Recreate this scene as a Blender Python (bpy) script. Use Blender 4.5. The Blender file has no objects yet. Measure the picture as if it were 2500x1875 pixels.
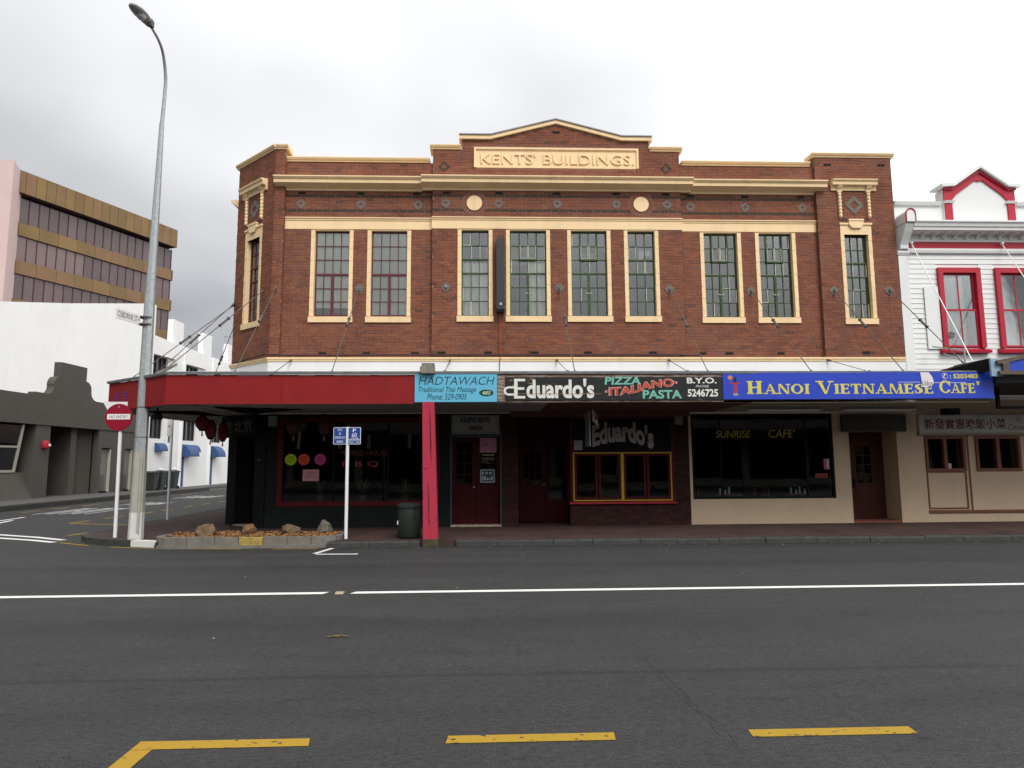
import bpy, bmesh, math, random
from mathutils import Vector, Matrix, noise
random.seed(7)
SC = bpy.context.scene
COL = SC.collection
PI = math.pi

# ------------------------------------------------------------------ camera
cd = bpy.data.cameras.new('camera'); cam = bpy.data.objects.new('camera', cd); COL.objects.link(cam)
cd.sensor_width = 36.0; cd.lens = 23.33; cd.clip_start = 0.05; cd.clip_end = 2000
def camera_matrix(loc, pitch, roll, yaw):
    cp, sp, cr, sr, cy, sy = math.cos(pitch), math.sin(pitch), math.cos(roll), math.sin(roll), math.cos(yaw), math.sin(yaw)
    Rr = Matrix(((cr, -sr, 0), (sr, cr, 0), (0, 0, 1)))
    Rp = Matrix(((1, 0, 0), (0, cp, -sp), (0, sp, cp)))
    Ry = Matrix(((cy, 0, sy), (0, 1, 0), (-sy, 0, cy)))
    R = Ry @ Rp @ Rr
    def w(v):
        d = R @ Vector(v); return Vector((d[0], d[2], -d[1]))
    r, dn, fw = w((1, 0, 0)), w((0, 1, 0)), w((0, 0, 1))
    m = Matrix.Identity(4)
    for i in range(3):
        m[i][0] = r[i]; m[i][1] = -dn[i]; m[i][2] = -fw[i]; m[i][3] = loc[i]
    return m
cam.matrix_world = camera_matrix((0, 0, 1.75), math.radians(6.66), math.radians(0.34), math.radians(2.07))
SC.camera = cam

# ------------------------------------------------------------------ sky, sun, exposure (overcast)
SUN_EL, SUN_AZ = math.radians(48), math.radians(160)      # compass from +Y, clockwise: high, behind and right of the viewer
wd = bpy.data.worlds.new('World'); SC.world = wd; wd.use_nodes = True
nt = wd.node_tree; nt.nodes.clear()
def N(tree, typ, **kw):
    n = tree.nodes.new(typ)
    for k, v in kw.items(): setattr(n, k, v)
    return n
def build_world():
    L = nt.links.new
    out = N(nt, 'ShaderNodeOutputWorld'); bg = N(nt, 'ShaderNodeBackground'); L(bg.outputs[0], out.inputs[0])
    sky = N(nt, 'ShaderNodeTexSky', sky_type='NISHITA'); sky.sun_disc = False
    sky.sun_elevation = SUN_EL; sky.sun_rotation = SUN_AZ; sky.air_density = 1.0; sky.dust_density = 3.0
    skm = N(nt, 'ShaderNodeVectorMath', operation='SCALE'); L(sky.outputs[0], skm.inputs[0]); skm.inputs[3].default_value = 0.10
    tc = N(nt, 'ShaderNodeTexCoord')
    sep = N(nt, 'ShaderNodeSeparateXYZ'); L(tc.outputs['Generated'], sep.inputs[0])
    # cloud deck: direction projected on a flat layer so that the clouds flatten towards the horizon
    zc = N(nt, 'ShaderNodeMath', operation='MAXIMUM'); L(sep.outputs[2], zc.inputs[0]); zc.inputs[1].default_value = 0.0
    za = N(nt, 'ShaderNodeMath', operation='ADD'); L(zc.outputs[0], za.inputs[0]); za.inputs[1].default_value = 0.28
    dv = N(nt, 'ShaderNodeVectorMath', operation='DIVIDE'); L(tc.outputs['Generated'], dv.inputs[0])
    cmb = N(nt, 'ShaderNodeCombineXYZ')
    for i in range(3): L(za.outputs[0], cmb.inputs[i])
    L(cmb.outputs[0], dv.inputs[1])
    mp = N(nt, 'ShaderNodeMapping'); L(dv.outputs[0], mp.inputs[0]); mp.inputs['Location'].default_value = (3.1, 0.62, 0.0); mp.inputs['Scale'].default_value = (1, 1, 0.6)
    n1 = N(nt, 'ShaderNodeTexNoise'); n1.inputs['Scale'].default_value = 0.85; n1.inputs['Detail'].default_value = 3; n1.inputs['Roughness'].default_value = 0.5; L(mp.outputs[0], n1.inputs[0])
    n2 = N(nt, 'ShaderNodeTexNoise'); n2.inputs['Scale'].default_value = 3.2; n2.inputs['Detail'].default_value = 6; n2.inputs['Roughness'].default_value = 0.55; L(mp.outputs[0], n2.inputs[0])
    ma = N(nt, 'ShaderNodeMath', operation='MULTIPLY_ADD'); L(n2.outputs[0], ma.inputs[0]); ma.inputs[1].default_value = 0.08; L(n1.outputs[0], ma.inputs[2])
    # overcast luminance: brighter towards the zenith and the hidden sun's side
    sx = N(nt, 'ShaderNodeMath', operation='MULTIPLY_ADD'); L(sep.outputs[0], sx.inputs[0]); sx.inputs[1].default_value = 0.46; sx.inputs[2].default_value = 0.0
    sz = N(nt, 'ShaderNodeMath', operation='MULTIPLY_ADD'); L(zc.outputs[0], sz.inputs[0]); sz.inputs[1].default_value = 0.50; L(sx.outputs[0], sz.inputs[2])
    tot = N(nt, 'ShaderNodeMath', operation='ADD'); L(ma.outputs[0], tot.inputs[0]); L(sz.outputs[0], tot.inputs[1])
    rp = N(nt, 'ShaderNodeValToRGB'); L(tot.outputs[0], rp.inputs[0])
    e = rp.color_ramp.elements; e[0].position = 0.30; e[0].color = (0.200, 0.204, 0.215, 1); e[1].position = 1.0; e[1].color = (1.0, 1.0, 1.0, 1)
    k = e.new(0.52); k.color = (0.36, 0.364, 0.374, 1); k = e.new(0.62); k.color = (0.475, 0.478, 0.488, 1); k = e.new(0.80); k.color = (0.66, 0.665, 0.675, 1)
    sc_ = N(nt, 'ShaderNodeVectorMath', operation='SCALE'); L(rp.outputs[0], sc_.inputs[0]); sc_.inputs[3].default_value = 1.5
    mx = N(nt, 'ShaderNodeMix', data_type='RGBA'); mx.inputs[0].default_value = 0.93
    L(skm.outputs[0], mx.inputs[6]); L(sc_.outputs[0], mx.inputs[7])
    L(mx.outputs[2], bg.inputs[0]); bg.inputs[1].default_value = 1.0
build_world()
sl = bpy.data.lights.new('sun', 'SUN'); sl.energy = 1.7; sl.angle = math.radians(26); sl.color = (1.0, 0.97, 0.93)
sun = bpy.data.objects.new('sun', sl); COL.objects.link(sun)
sd = Vector((math.sin(SUN_AZ) * math.cos(SUN_EL), math.cos(SUN_AZ) * math.cos(SUN_EL), math.sin(SUN_EL)))
sun.rotation_euler = sd.to_track_quat('Z', 'Y').to_euler()
vs = SC.view_settings; vs.view_transform = 'Standard'; vs.look = 'None'; vs.exposure = 0.3; vs.gamma = 1.0; vs.use_curve_mapping = False
SC.cycles.use_denoising = True
SC.cycles.max_bounces = 8; SC.cycles.transparent_max_bounces = 12

# ------------------------------------------------------------------ materials
MATS = {}
def srgb(r, g, b):
    f = lambda c: (c / 255 / 12.92) if c / 255 <= 0.04045 else ((c / 255 + 0.055) / 1.055) ** 2.4
    return (f(r), f(g), f(b))
def M(name, col, rough=0.7, var=0.12, vs_=2.5, bump=0.0, bs=40.0, metal=0.0, spec=0.35, grime=0.0, stretch=(1, 1, 1), gcol=(0.05, 0.045, 0.04)):
    if name in MATS: return MATS[name]
    m = bpy.data.materials.new(name); m.use_nodes = True; t = m.node_tree; L = t.links.new
    p = t.nodes['Principled BSDF']; p.inputs['Roughness'].default_value = rough; p.inputs['Metallic'].default_value = metal
    p.inputs['Specular IOR Level'].default_value = spec
    g = N(t, 'ShaderNodeNewGeometry'); mp = N(t, 'ShaderNodeMapping'); L(g.outputs['Position'], mp.inputs[0]); mp.inputs['Scale'].default_value = stretch
    n = N(t, 'ShaderNodeTexNoise'); n.inputs['Scale'].default_value = vs_; n.inputs['Detail'].default_value = 6; n.inputs['Roughness'].default_value = 0.6; L(mp.outputs[0], n.inputs[0])
    r = N(t, 'ShaderNodeMapRange'); L(n.outputs[0], r.inputs[0]); r.inputs[1].default_value = 0.25; r.inputs[2].default_value = 0.75
    r.inputs[3].default_value = 1 - var; r.inputs[4].default_value = 1 + var
    s = N(t, 'ShaderNodeVectorMath', operation='SCALE'); s.inputs[0].default_value = col; L(r.outputs[0], s.inputs[3])
    src = s.outputs[0]
    if grime:
        n3 = N(t, 'ShaderNodeTexNoise'); n3.inputs['Scale'].default_value = 1.1; n3.inputs['Detail'].default_value = 9; n3.inputs['Roughness'].default_value = 0.7
        mp2 = N(t, 'ShaderNodeMapping'); L(g.outputs['Position'], mp2.inputs[0]); mp2.inputs['Scale'].default_value = (2.2, 2.2, 0.5); L(mp2.outputs[0], n3.inputs[0])
        r3 = N(t, 'ShaderNodeMapRange'); L(n3.outputs[0], r3.inputs[0]); r3.inputs[1].default_value = 0.5; r3.inputs[2].default_value = 0.8; r3.inputs[4].default_value = grime
        mx = N(t, 'ShaderNodeMix', data_type='RGBA'); L(r3.outputs[0], mx.inputs[0]); L(src, mx.inputs[6]); mx.inputs[7].default_value = (*gcol, 1); src = mx.outputs[2]
    L(src, p.inputs['Base Color'])
    if bump:
        b = N(t, 'ShaderNodeBump'); n2 = N(t, 'ShaderNodeTexNoise'); n2.inputs['Scale'].default_value = bs; n2.inputs['Detail'].default_value = 4
        L(mp.outputs[0], n2.inputs[0]); L(n2.outputs[0], b.inputs['Height']); b.inputs['Strength'].default_value = bump; b.inputs['Distance'].default_value = 0.02
        L(b.outputs[0], p.inputs['Normal'])
    MATS[name] = m; return m

def brick_mat(name, stops, dark, grime=0.35):
    """per-brick colour from the face attribute 'tint'; 1.0 is the dark header course"""
    m = bpy.data.materials.new(name); m.use_nodes = True; t = m.node_tree; L = t.links.new
    p = t.nodes['Principled BSDF']; p.inputs['Roughness'].default_value = 0.85; p.inputs['Specular IOR Level'].default_value = 0.25
    a = N(t, 'ShaderNodeAttribute', attribute_name='tint')
    rp = N(t, 'ShaderNodeValToRGB'); L(a.outputs['Fac'], rp.inputs[0]); rp.color_ramp.interpolation = 'LINEAR'
    e = rp.color_ramp.elements
    e[0].position = 0; e[0].color = (*stops[0], 1); e[1].position = 1; e[1].color = (*dark, 1)
    for i, c in enumerate(stops[1:]):
        k = e.new(0.9 * (i + 1) / (len(stops) - 1)); k.color = (*c, 1)
    k = e.new(0.95); k.color = (*dark, 1)
    g = N(t, 'ShaderNodeNewGeometry')
    n = N(t, 'ShaderNodeTexNoise'); n.inputs['Scale'].default_value = 18; n.inputs['Detail'].default_value = 5; L(g.outputs['Position'], n.inputs[0])
    r = N(t, 'ShaderNodeMapRange'); L(n.outputs[0], r.inputs[0]); r.inputs[1].default_value = 0.3; r.inputs[2].default_value = 0.7; r.inputs[3].default_value = 0.8; r.inputs[4].default_value = 1.2
    s = N(t, 'ShaderNodeVectorMath', operation='SCALE'); L(rp.outputs[0], s.inputs[0]); L(r.outputs[0], s.inputs[3])
    mp = N(t, 'ShaderNodeMapping'); L(g.outputs['Position'], mp.inputs[0]); mp.inputs['Scale'].default_value = (1.2, 1.2, 0.35)
    n3 = N(t, 'ShaderNodeTexNoise'); n3.inputs['Scale'].default_value = 1.3; n3.inputs['Detail'].default_value = 8; n3.inputs['Roughness'].default_value = 0.65; L(mp.outputs[0], n3.inputs[0])
    r3 = N(t, 'ShaderNodeMapRange'); L(n3.outputs[0], r3.inputs[0]); r3.inputs[1].default_value = 0.48; r3.inputs[2].default_value = 0.75; r3.inputs[4].default_value = grime
    mx = N(t, 'ShaderNodeMix', data_type='RGBA'); L(r3.outputs[0], mx.inputs[0]); L(s.outputs[0], mx.inputs[6]); mx.inputs[7].default_value = (0.035, 0.026, 0.022, 1)
    n4 = N(t, 'ShaderNodeTexNoise'); n4.inputs['Scale'].default_value = 0.7; n4.inputs['Detail'].default_value = 9; n4.inputs['Roughness'].default_value = 0.75; L(g.outputs['Position'], n4.inputs[0])
    r4 = N(t, 'ShaderNodeMapRange'); L(n4.outputs[0], r4.inputs[0]); r4.inputs[1].default_value = 0.45; r4.inputs[2].default_value = 0.75; r4.inputs[4].default_value = 0.30 if grime else 0.0
    mx4 = N(t, 'ShaderNodeMix', data_type='RGBA'); L(r4.outputs[0], mx4.inputs[0]); L(mx.outputs[2], mx4.inputs[6]); mx4.inputs[7].default_value = (0.26, 0.155, 0.115, 1)
    L(mx4.outputs[2] if grime > 0.3 else mx.outputs[2], p.inputs['Base Color'])
    b = N(t, 'ShaderNodeBump'); L(n.outputs[0], b.inputs['Height']); b.inputs['Strength'].default_value = 0.3; b.inputs['Distance'].default_value = 0.01; L(b.outputs[0], p.inputs['Normal'])
    MATS[name] = m; return m

def glass_mat(name, tint=(0.85, 0.9, 0.88), refl=1.0, rough=0.02):
    m = bpy.data.materials.new(name); m.use_nodes = True; t = m.node_tree; L = t.links.new; t.nodes.remove(t.nodes['Principled BSDF'])
    out = t.nodes['Material Output']
    tr = N(t, 'ShaderNodeBsdfTransparent'); tr.inputs[0].default_value = (*tint, 1)
    gl = N(t, 'ShaderNodeBsdfGlossy'); gl.inputs['Roughness'].default_value = rough
    fr = N(t, 'ShaderNodeFresnel'); fr.inputs[0].default_value = 1.5
    mu = N(t, 'ShaderNodeMath', operation='MULTIPLY'); L(fr.outputs[0], mu.inputs[0]); mu.inputs[1].default_value = refl
    g = N(t, 'ShaderNodeNewGeometry'); n = N(t, 'ShaderNodeTexNoise'); n.inputs['Scale'].default_value = 1.7; L(g.outputs['Position'], n.inputs[0])
    b = N(t, 'ShaderNodeBump'); L(n.outputs[0], b.inputs['Height']); b.inputs['Strength'].default_value = 0.03; b.inputs['Distance'].default_value = 0.02; L(b.outputs[0], gl.inputs['Normal'])
    mx = N(t, 'ShaderNodeMixShader'); L(mu.outputs[0], mx.inputs[0]); L(tr.outputs[0], mx.inputs[1]); L(gl.outputs[0], mx.inputs[2]); L(mx.outputs[0], out.inputs[0])
    MATS[name] = m; return m

def asphalt_mat():
    m = bpy.data.materials.new('asphalt'); m.use_nodes = True; t = m.node_tree; L = t.links.new
    p = t.nodes['Principled BSDF']; p.inputs['Roughness'].default_value = 0.8; p.inputs['Specular IOR Level'].default_value = 0.3
    g = N(t, 'ShaderNodeNewGeometry')
    def noise_(scale, st, det=5, rg=0.6):
        mp = N(t, 'ShaderNodeMapping'); L(g.outputs['Position'], mp.inputs[0]); mp.inputs['Scale'].default_value = st
        n = N(t, 'ShaderNodeTexNoise'); n.inputs['Scale'].default_value = scale; n.inputs['Detail'].default_value = det; n.inputs['Roughness'].default_value = rg; L(mp.outputs[0], n.inputs[0]); return n
    a = noise_(0.55, (0.22, 1.4, 1)); b = noise_(4.0, (0.25, 1.0, 1), 6, 0.7); c = noise_(95, (1, 1, 1), 2); d = noise_(1.2, (1, 1, 1), 8, 0.7)
    def rng(n, lo, hi, o0, o1):
        r = N(t, 'ShaderNodeMapRange'); L(n.outputs[0], r.inputs[0]); r.inputs[1].default_value = lo; r.inputs[2].default_value = hi; r.inputs[3].default_value = o0; r.inputs[4].default_value = o1; return r.outputs[0]
    def mul(x, y):
        q = N(t, 'ShaderNodeMath', operation='MULTIPLY'); L(x, q.inputs[0]); L(y, q.inputs[1]); return q.outputs[0]
    v = mul(mul(rng(a, .3, .7, .86, 1.14), rng(b, .3, .7, .90, 1.10)), mul(rng(c, .3, .7, .40, 1.62), rng(d, .3, .7, .9, 1.1)))
    # paving joint along the road and worn wheel tracks
    sp = N(t, 'ShaderNodeSeparateXYZ'); L(g.outputs['Position'], sp.inputs[0])
    def track(yc, w, amt):
        ad = N(t, 'ShaderNodeMath', operation='MULTIPLY_ADD'); L(b.outputs[0], ad.inputs[0]); ad.inputs[1].default_value = w * 1.5; L(sp.outputs[1], ad.inputs[2])
        sb = N(t, 'ShaderNodeMath', operation='SUBTRACT'); L(ad.outputs[0], sb.inputs[0]); sb.inputs[1].default_value = yc + w * 0.75
        ab = N(t, 'ShaderNodeMath', operation='ABSOLUTE'); L(sb.outputs[0], ab.inputs[0])
        r = N(t, 'ShaderNodeMapRange'); r.interpolation_type = 'SMOOTHSTEP'; L(ab.outputs[0], r.inputs[0]); r.inputs[2].default_value = w; r.inputs[3].default_value = amt; r.inputs[4].default_value = 1.0; return r.outputs[0]
    for yc, w, amt in ((5.74, 0.07, 0.74), (7.6, 0.6, 0.84), (5.0, 0.4, 0.90), (11.6, 0.5, 0.82), (13.2, 0.3, 1.12)): v = mul(v, track(yc, w, amt))
    s = N(t, 'ShaderNodeVectorMath', operation='SCALE'); s.inputs[0].default_value = (0.0335, 0.033, 0.0328); L(v, s.inputs[3])
    # short dark tar streaks and oil stains
    ns = noise_(9.0, (0.35, 2.2, 1), 6, 0.7); v2 = rng(ns, .58, .68, 1.0, .55); no = noise_(1.9, (0.7, 1.3, 1), 7, 0.75); v3 = rng(no, .57, .72, 1.0, .70); nl = noise_(26, (.6, 1.6, 1), 3, .6); v4 = rng(nl, .3, .7, .68, 1.34)
    vv = mul(mul(v2, v3), v4); s2 = N(t, 'ShaderNodeVectorMath', operation='SCALE'); L(s.outputs[0], s2.inputs[0]); L(vv, s2.inputs[3]); s = s2
    # pale aggregate flecks
    vo = N(t, 'ShaderNodeTexVoronoi'); vo.inputs['Scale'].default_value = 26; L(g.outputs['Position'], vo.inputs[0])
    lt = N(t, 'ShaderNodeMath', operation='LESS_THAN'); L(vo.outputs['Distance'], lt.inputs[0]); lt.inputs[1].default_value = 0.085
    sc = N(t, 'ShaderNodeSeparateColor'); L(vo.outputs['Color'], sc.inputs[0])
    g2 = N(t, 'ShaderNodeMath', operation='GREATER_THAN'); L(sc.outputs[0], g2.inputs[0]); g2.inputs[1].default_value = 0.86
    f = mul(lt.outputs[0], g2.outputs[0])
    mx = N(t, 'ShaderNodeMix', data_type='RGBA'); L(f, mx.inputs[0]); L(s.outputs[0], mx.inputs[6]); mx.inputs[7].default_value = (0.13, 0.125, 0.12, 1)
    L(mx.outputs[2], p.inputs['Base Color'])
    bp = N(t, 'ShaderNodeBump'); L(c.outputs[0], bp.inputs['Height']); bp.inputs['Strength'].default_value = 0.5; bp.inputs['Distance'].default_value = 0.01; L(bp.outputs[0], p.inputs['Normal'])
    MATS['asphalt'] = m; return m

def paver_mat():
    m = bpy.data.materials.new('red_pavers'); m.use_nodes = True; t = m.node_tree; L = t.links.new
    p = t.nodes['Principled BSDF']; p.inputs['Roughness'].default_value = 0.82; p.inputs['Specular IOR Level'].default_value = 0.25
    g = N(t, 'ShaderNodeNewGeometry'); mp = N(t, 'ShaderNodeMapping'); L(g.outputs['Position'], mp.inputs[0]); mp.inputs['Rotation'].default_value = (0, 0, 0.0)
    b = N(t, 'ShaderNodeTexBrick'); L(mp.outputs[0], b.inputs[0]); b.inputs['Scale'].default_value = 1.0
    b.inputs['Brick Width'].default_value = 0.2; b.inputs['Row Height'].default_value = 0.1; b.inputs['Mortar Size'].default_value = 0.006
    b.inputs['Color1'].default_value = (0.082, 0.041, 0.034, 1); b.inputs['Color2'].default_value = (0.052, 0.032, 0.030, 1); b.inputs['Mortar'].default_value = (0.03, 0.026, 0.024, 1)
    n = N(t, 'ShaderNodeTexNoise'); n.inputs['Scale'].default_value = 1.1; n.inputs['Detail'].default_value = 8; n.inputs['Roughness'].default_value = 0.7; L(g.outputs['Position'], n.inputs[0])
    r = N(t, 'ShaderNodeMapRange'); L(n.outputs[0], r.inputs[0]); r.inputs[1].default_value = .3; r.inputs[2].default_value = .7; r.inputs[3].default_value = .6; r.inputs[4].default_value = 1.25
    s = N(t, 'ShaderNodeVectorMath', operation='SCALE'); L(b.outputs[0], s.inputs[0]); L(r.outputs[0], s.inputs[3]); L(s.outputs[0], p.inputs['Base Color'])
    bp = N(t, 'ShaderNodeBump'); L(b.outputs['Fac'], bp.inputs['Height']); bp.invert = True; bp.inputs['Strength'].default_value = 0.5; bp.inputs['Distance'].default_value = 0.005; L(bp.outputs[0], p.inputs['Normal'])
    MATS['red_pavers'] = m; return m

def worn_paint(name, col, amount=0.60):
    m = peel_mat(name, col, (0.055, 0.052, 0.045), amount, (1.0, 1.6, 1), 11.0, (0.03, 0.03, 0.029)); t = m.node_tree; L = t.links.new
    return m
def peel_mat(name, paint, wood, amount=0.52, sc=(0.8, 1, 5), scale=4.0, wood2=None):
    """weathered paint: flaked patches of bare timber"""
    m = bpy.data.materials.new(name); m.use_nodes = True; t = m.node_tree; L = t.links.new
    p = t.nodes['Principled BSDF']; p.inputs['Roughness'].default_value = 0.75; p.inputs['Specular IOR Level'].default_value = 0.25
    g = N(t, 'ShaderNodeNewGeometry'); mp = N(t, 'ShaderNodeMapping'); L(g.outputs['Position'], mp.inputs[0]); mp.inputs['Scale'].default_value = sc
    n = N(t, 'ShaderNodeTexNoise'); n.inputs['Scale'].default_value = scale; n.inputs['Detail'].default_value = 9; n.inputs['Roughness'].default_value = 0.65; L(mp.outputs[0], n.inputs[0])
    r = N(t, 'ShaderNodeMapRange'); L(n.outputs[0], r.inputs[0]); r.inputs[1].default_value = amount; r.inputs[2].default_value = amount + 0.03
    n2 = N(t, 'ShaderNodeTexNoise'); n2.inputs['Scale'].default_value = 9; n2.inputs['Detail'].default_value = 6; L(mp.outputs[0], n2.inputs[0])
    mw = N(t, 'ShaderNodeMix', data_type='RGBA'); L(n2.outputs[0], mw.inputs[0]); mw.inputs[6].default_value = (*wood, 1); mw.inputs[7].default_value = (*(wood2 or tuple(c * 0.35 for c in wood)), 1)
    mx = N(t, 'ShaderNodeMix', data_type='RGBA'); L(r.outputs[0], mx.inputs[0]); mx.inputs[6].default_value = (*paint, 1); L(mw.outputs[2], mx.inputs[7])
    L(mx.outputs[2], p.inputs['Base Color'])
    b = N(t, 'ShaderNodeBump'); b.invert = True; L(r.outputs[0], b.inputs['Height']); b.inputs['Strength'].default_value = 0.5; b.inputs['Distance'].default_value = 0.004; L(b.outputs[0], p.inputs['Normal'])
    MATS[name] = m; return m

# ------------------------------------------------------------------ mesh helpers
class Frame:
    """a wall's own axes: x along it (left to right from outside), y into it, z up"""
    def __init__(s, o=(0, 0, 0), d=(1, 0)):
        l = math.hypot(*d); s.o = Vector(o); s.x = Vector((d[0] / l, d[1] / l, 0)); s.y = Vector((-s.x.y, s.x.x, 0))
    def __call__(s, p): return s.o + s.x * p[0] + s.y * p[1] + Vector((0, 0, p[2]))
WORLD = Frame()
WO = {}
def org(o): return WO.get(o.name, Vector((0, 0, 0))) if o else Vector((0, 0, 0))
class MB:
    def __init__(s, fr=WORLD): s.v = []; s.f = []; s.t = []; s.fr = fr
    def add(s, pts, faces, tint=0.0):
        n = len(s.v); s.v += [s.fr(p) for p in pts]; s.f += [tuple(i + n for i in f) for f in faces]; s.t += [tint] * len(faces); return s
    def box(s, x0, x1, y0, y1, z0, z1, tint=0.0):
        return s.add([(x0, y0, z0), (x1, y0, z0), (x1, y1, z0), (x0, y1, z0), (x0, y0, z1), (x1, y0, z1), (x1, y1, z1), (x0, y1, z1)],
                     [(0, 3, 2, 1), (4, 5, 6, 7), (0, 1, 5, 4), (1, 2, 6, 5), (2, 3, 7, 6), (3, 0, 4, 7)], tint)
    def brick(s, x0, x1, y0, y1, z0, z1, tint):
        return s.add([(x0, y0, z0), (x1, y0, z0), (x1, y1, z0), (x0, y1, z0), (x0, y0, z1), (x1, y0, z1), (x1, y1, z1), (x0, y1, z1)],
                     [(0, 3, 2, 1), (4, 5, 6, 7), (0, 1, 5, 4), (1, 2, 6, 5), (3, 0, 4, 7)], tint)
    def prism(s, pts, tint=0.0):      # pts: (front loop, back loop)
        a, b = pts; n = len(a)
        return s.add(list(a) + list(b), [tuple(range(n)), tuple(range(2 * n - 1, n - 1, -1))] + [(i, n + i, n + (i + 1) % n, (i + 1) % n) for i in range(n)], tint)
    def prism_y(s, poly, y0, y1): return s.prism(([(x, y0, z) for x, z in poly], [(x, y1, z) for x, z in poly]))
    def prism_x(s, prof, x0, x1): return s.prism(([(x0, y, z) for y, z in prof], [(x1, y, z) for y, z in prof]))
    def prism_z(s, poly, z0, z1): return s.prism(([(x, y, z0) for x, y in poly], [(x, y, z1) for x, y in poly]))
    def poly(s, pts): return s.add(pts, [tuple(range(len(pts)))])
    def tube(s, pts, rs, n=8, caps=True):
        P = [Vector(p) for p in pts]; rs = rs if isinstance(rs, (list, tuple)) else [rs] * len(P); ring = []; up = None
        for i, p in enumerate(P):
            d = (P[min(i + 1, len(P) - 1)] - P[max(i - 1, 0)]).normalized()
            if up is None: up = Vector((0, 0, 1)) if abs(d.z) < 0.9 else Vector((1, 0, 0))
            a = d.cross(up).normalized(); b = d.cross(a).normalized(); up = -b if False else up
            ring.append([p + (a * math.cos(2 * PI * k / n) + b * math.sin(2 * PI * k / n)) * rs[i] for k in range(n)])
        vs = [v for r in ring for v in r]; fs = []
        for i in range(len(P) - 1):
            for k in range(n): fs.append((i * n + k, i * n + (k + 1) % n, (i + 1) * n + (k + 1) % n, (i + 1) * n + k))
        if caps: fs += [tuple(range(n)), tuple((len(P) - 1) * n + k for k in range(n - 1, -1, -1))]
        return s.add(vs, fs)
    def lathe(s, c, prof, n=20):      # prof: (r, z) from the bottom up
        vs = []; fs = []
        for r, z in prof:
            vs += [(c[0] + r * math.cos(2 * PI * k / n), c[1] + r * math.sin(2 * PI * k / n), c[2] + z) for k in range(n)]
        for i in range(len(prof) - 1):
            for k in range(n): fs.append((i * n + k, i * n + (k + 1) % n, (i + 1) * n + (k + 1) % n, (i + 1) * n + k))
        fs += [tuple(range(n - 1, -1, -1)), tuple((len(prof) - 1) * n + k for k in range(n))]
        return s.add(vs, fs)
    def disc_y(s, cx, cz, r, y0, y1, n=28): return s.prism_y([(cx + r * math.cos(2 * PI * k / n), cz + r * math.sin(2 * PI * k / n)) for k in range(n)], y0, y1)
    def build(s, name, mat, parent=None, smooth=False, fix=True, tint=False):
        w = org(parent); me = bpy.data.meshes.new(name); me.from_pydata([v - w for v in s.v], [], s.f)
        if fix:
            bm = bmesh.new(); bm.from_mesh(me); bmesh.ops.recalc_face_normals(bm, faces=bm.faces[:]); bm.to_mesh(me); bm.free()
        if tint:
            at = me.attributes.new('tint', 'FLOAT', 'FACE'); at.data.foreach_set('value', s.t)
        if smooth:
            me.polygons.foreach_set('use_smooth', [True] * len(me.polygons))
            try: me.set_sharp_from_angle(angle=math.radians(40))
            except Exception: pass
        me.materials.append(mat); return place(name, me, parent)
def place(name, me, parent=None, loc=None):
    o = bpy.data.objects.new(name, me); COL.objects.link(o)
    if parent: o.parent = parent
    w = org(parent)
    if loc is not None: o.location = Vector(loc) - w; WO[o.name] = Vector(loc)
    else: WO[o.name] = w
    return o
def thing(name, label, cat, loc, group=None):
    o = bpy.data.objects.new(name, None); COL.objects.link(o); o.location = loc; o.empty_display_size = 0.2
    WO[o.name] = Vector(loc); return tag(o, label, cat, group)
def tag(o, label, cat, group=None):
    o['label'] = label; o['category'] = cat
    if group: o['group'] = group
    return o
def kind(o, k='structure'): o['kind'] = k; return o

def text(parent, body, fr, x0, x1, z0, z1, y, mat, ext=0.003, shear=0.0, bold=0.0, warp=None, name='lettering'):
    c = bpy.data.curves.new('t', 'FONT'); c.body = body; c.shear = shear; c.offset = bold; c.extrude = 0.01; c.resolution_u = 3
    o = bpy.data.objects.new('t', c); COL.objects.link(o)
    dg = bpy.context.evaluated_depsgraph_get(); me = bpy.data.meshes.new_from_object(o.evaluated_get(dg))
    bpy.data.objects.remove(o); bpy.data.curves.remove(c)
    xs = [v.co.x for v in me.vertices]; ys = [v.co.y for v in me.vertices]
    ax, bx, ay, by = min(xs), max(xs), min(ys), max(ys); w = org(parent)
    for v in me.vertices:
        u = (v.co.x - ax) / (bx - ax); q = (v.co.y - ay) / (by - ay)
        x, z = x0 + u * (x1 - x0), z0 + q * (z1 - z0)
        if warp: x, z = warp(u, q, x, z)
        v.co = fr((x, y - (ext if v.co.z > 0 else 0.0), z)) - w
    me.materials.clear(); me.materials.append(mat)
    return place(name, me, parent)

# ------------------------------------------------------------------ palette
m_asph = asphalt_mat(); m_pav = paver_mat()
m_cream = M('cream_paint', (0.83, 0.61, 0.35), 0.6, 0.06, 1.5, 0.12, 25, grime=0.38, gcol=(0.35, 0.25, 0.14))
m_white = M('white_paint', (0.78, 0.78, 0.77), 0.6, 0.03, 0.8, 0.05, 20, grime=0.10, gcol=(0.42, 0.41, 0.38))
m_mortar = M('mortar', (0.245, 0.155, 0.112), 0.9, 0.25, 6, 0.3, 60, grime=0.4)
RED = [(0.155, 0.056, 0.036), (0.192, 0.066, 0.038), (0.215, 0.073, 0.039), (0.172, 0.065, 0.046), (0.245, 0.084, 0.040), (0.200, 0.071, 0.043)]
m_brick = brick_mat('red_brick', RED, (0.055, 0.036, 0.027))
m_dbrick = brick_mat('dark_glazed_brick', [(0.028, 0.010, 0.009), (0.04, 0.014, 0.011), (0.02, 0.009, 0.008), (0.052, 0.018, 0.014)], (0.012, 0.008, 0.007), 0.1)
m_slate = M('grey_tile', (0.155, 0.135, 0.118), 0.7, 0.2, 12, 0.1)
m_maroon = M('maroon_steel', (0.11, 0.022, 0.028), 0.5, 0.1)
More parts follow.
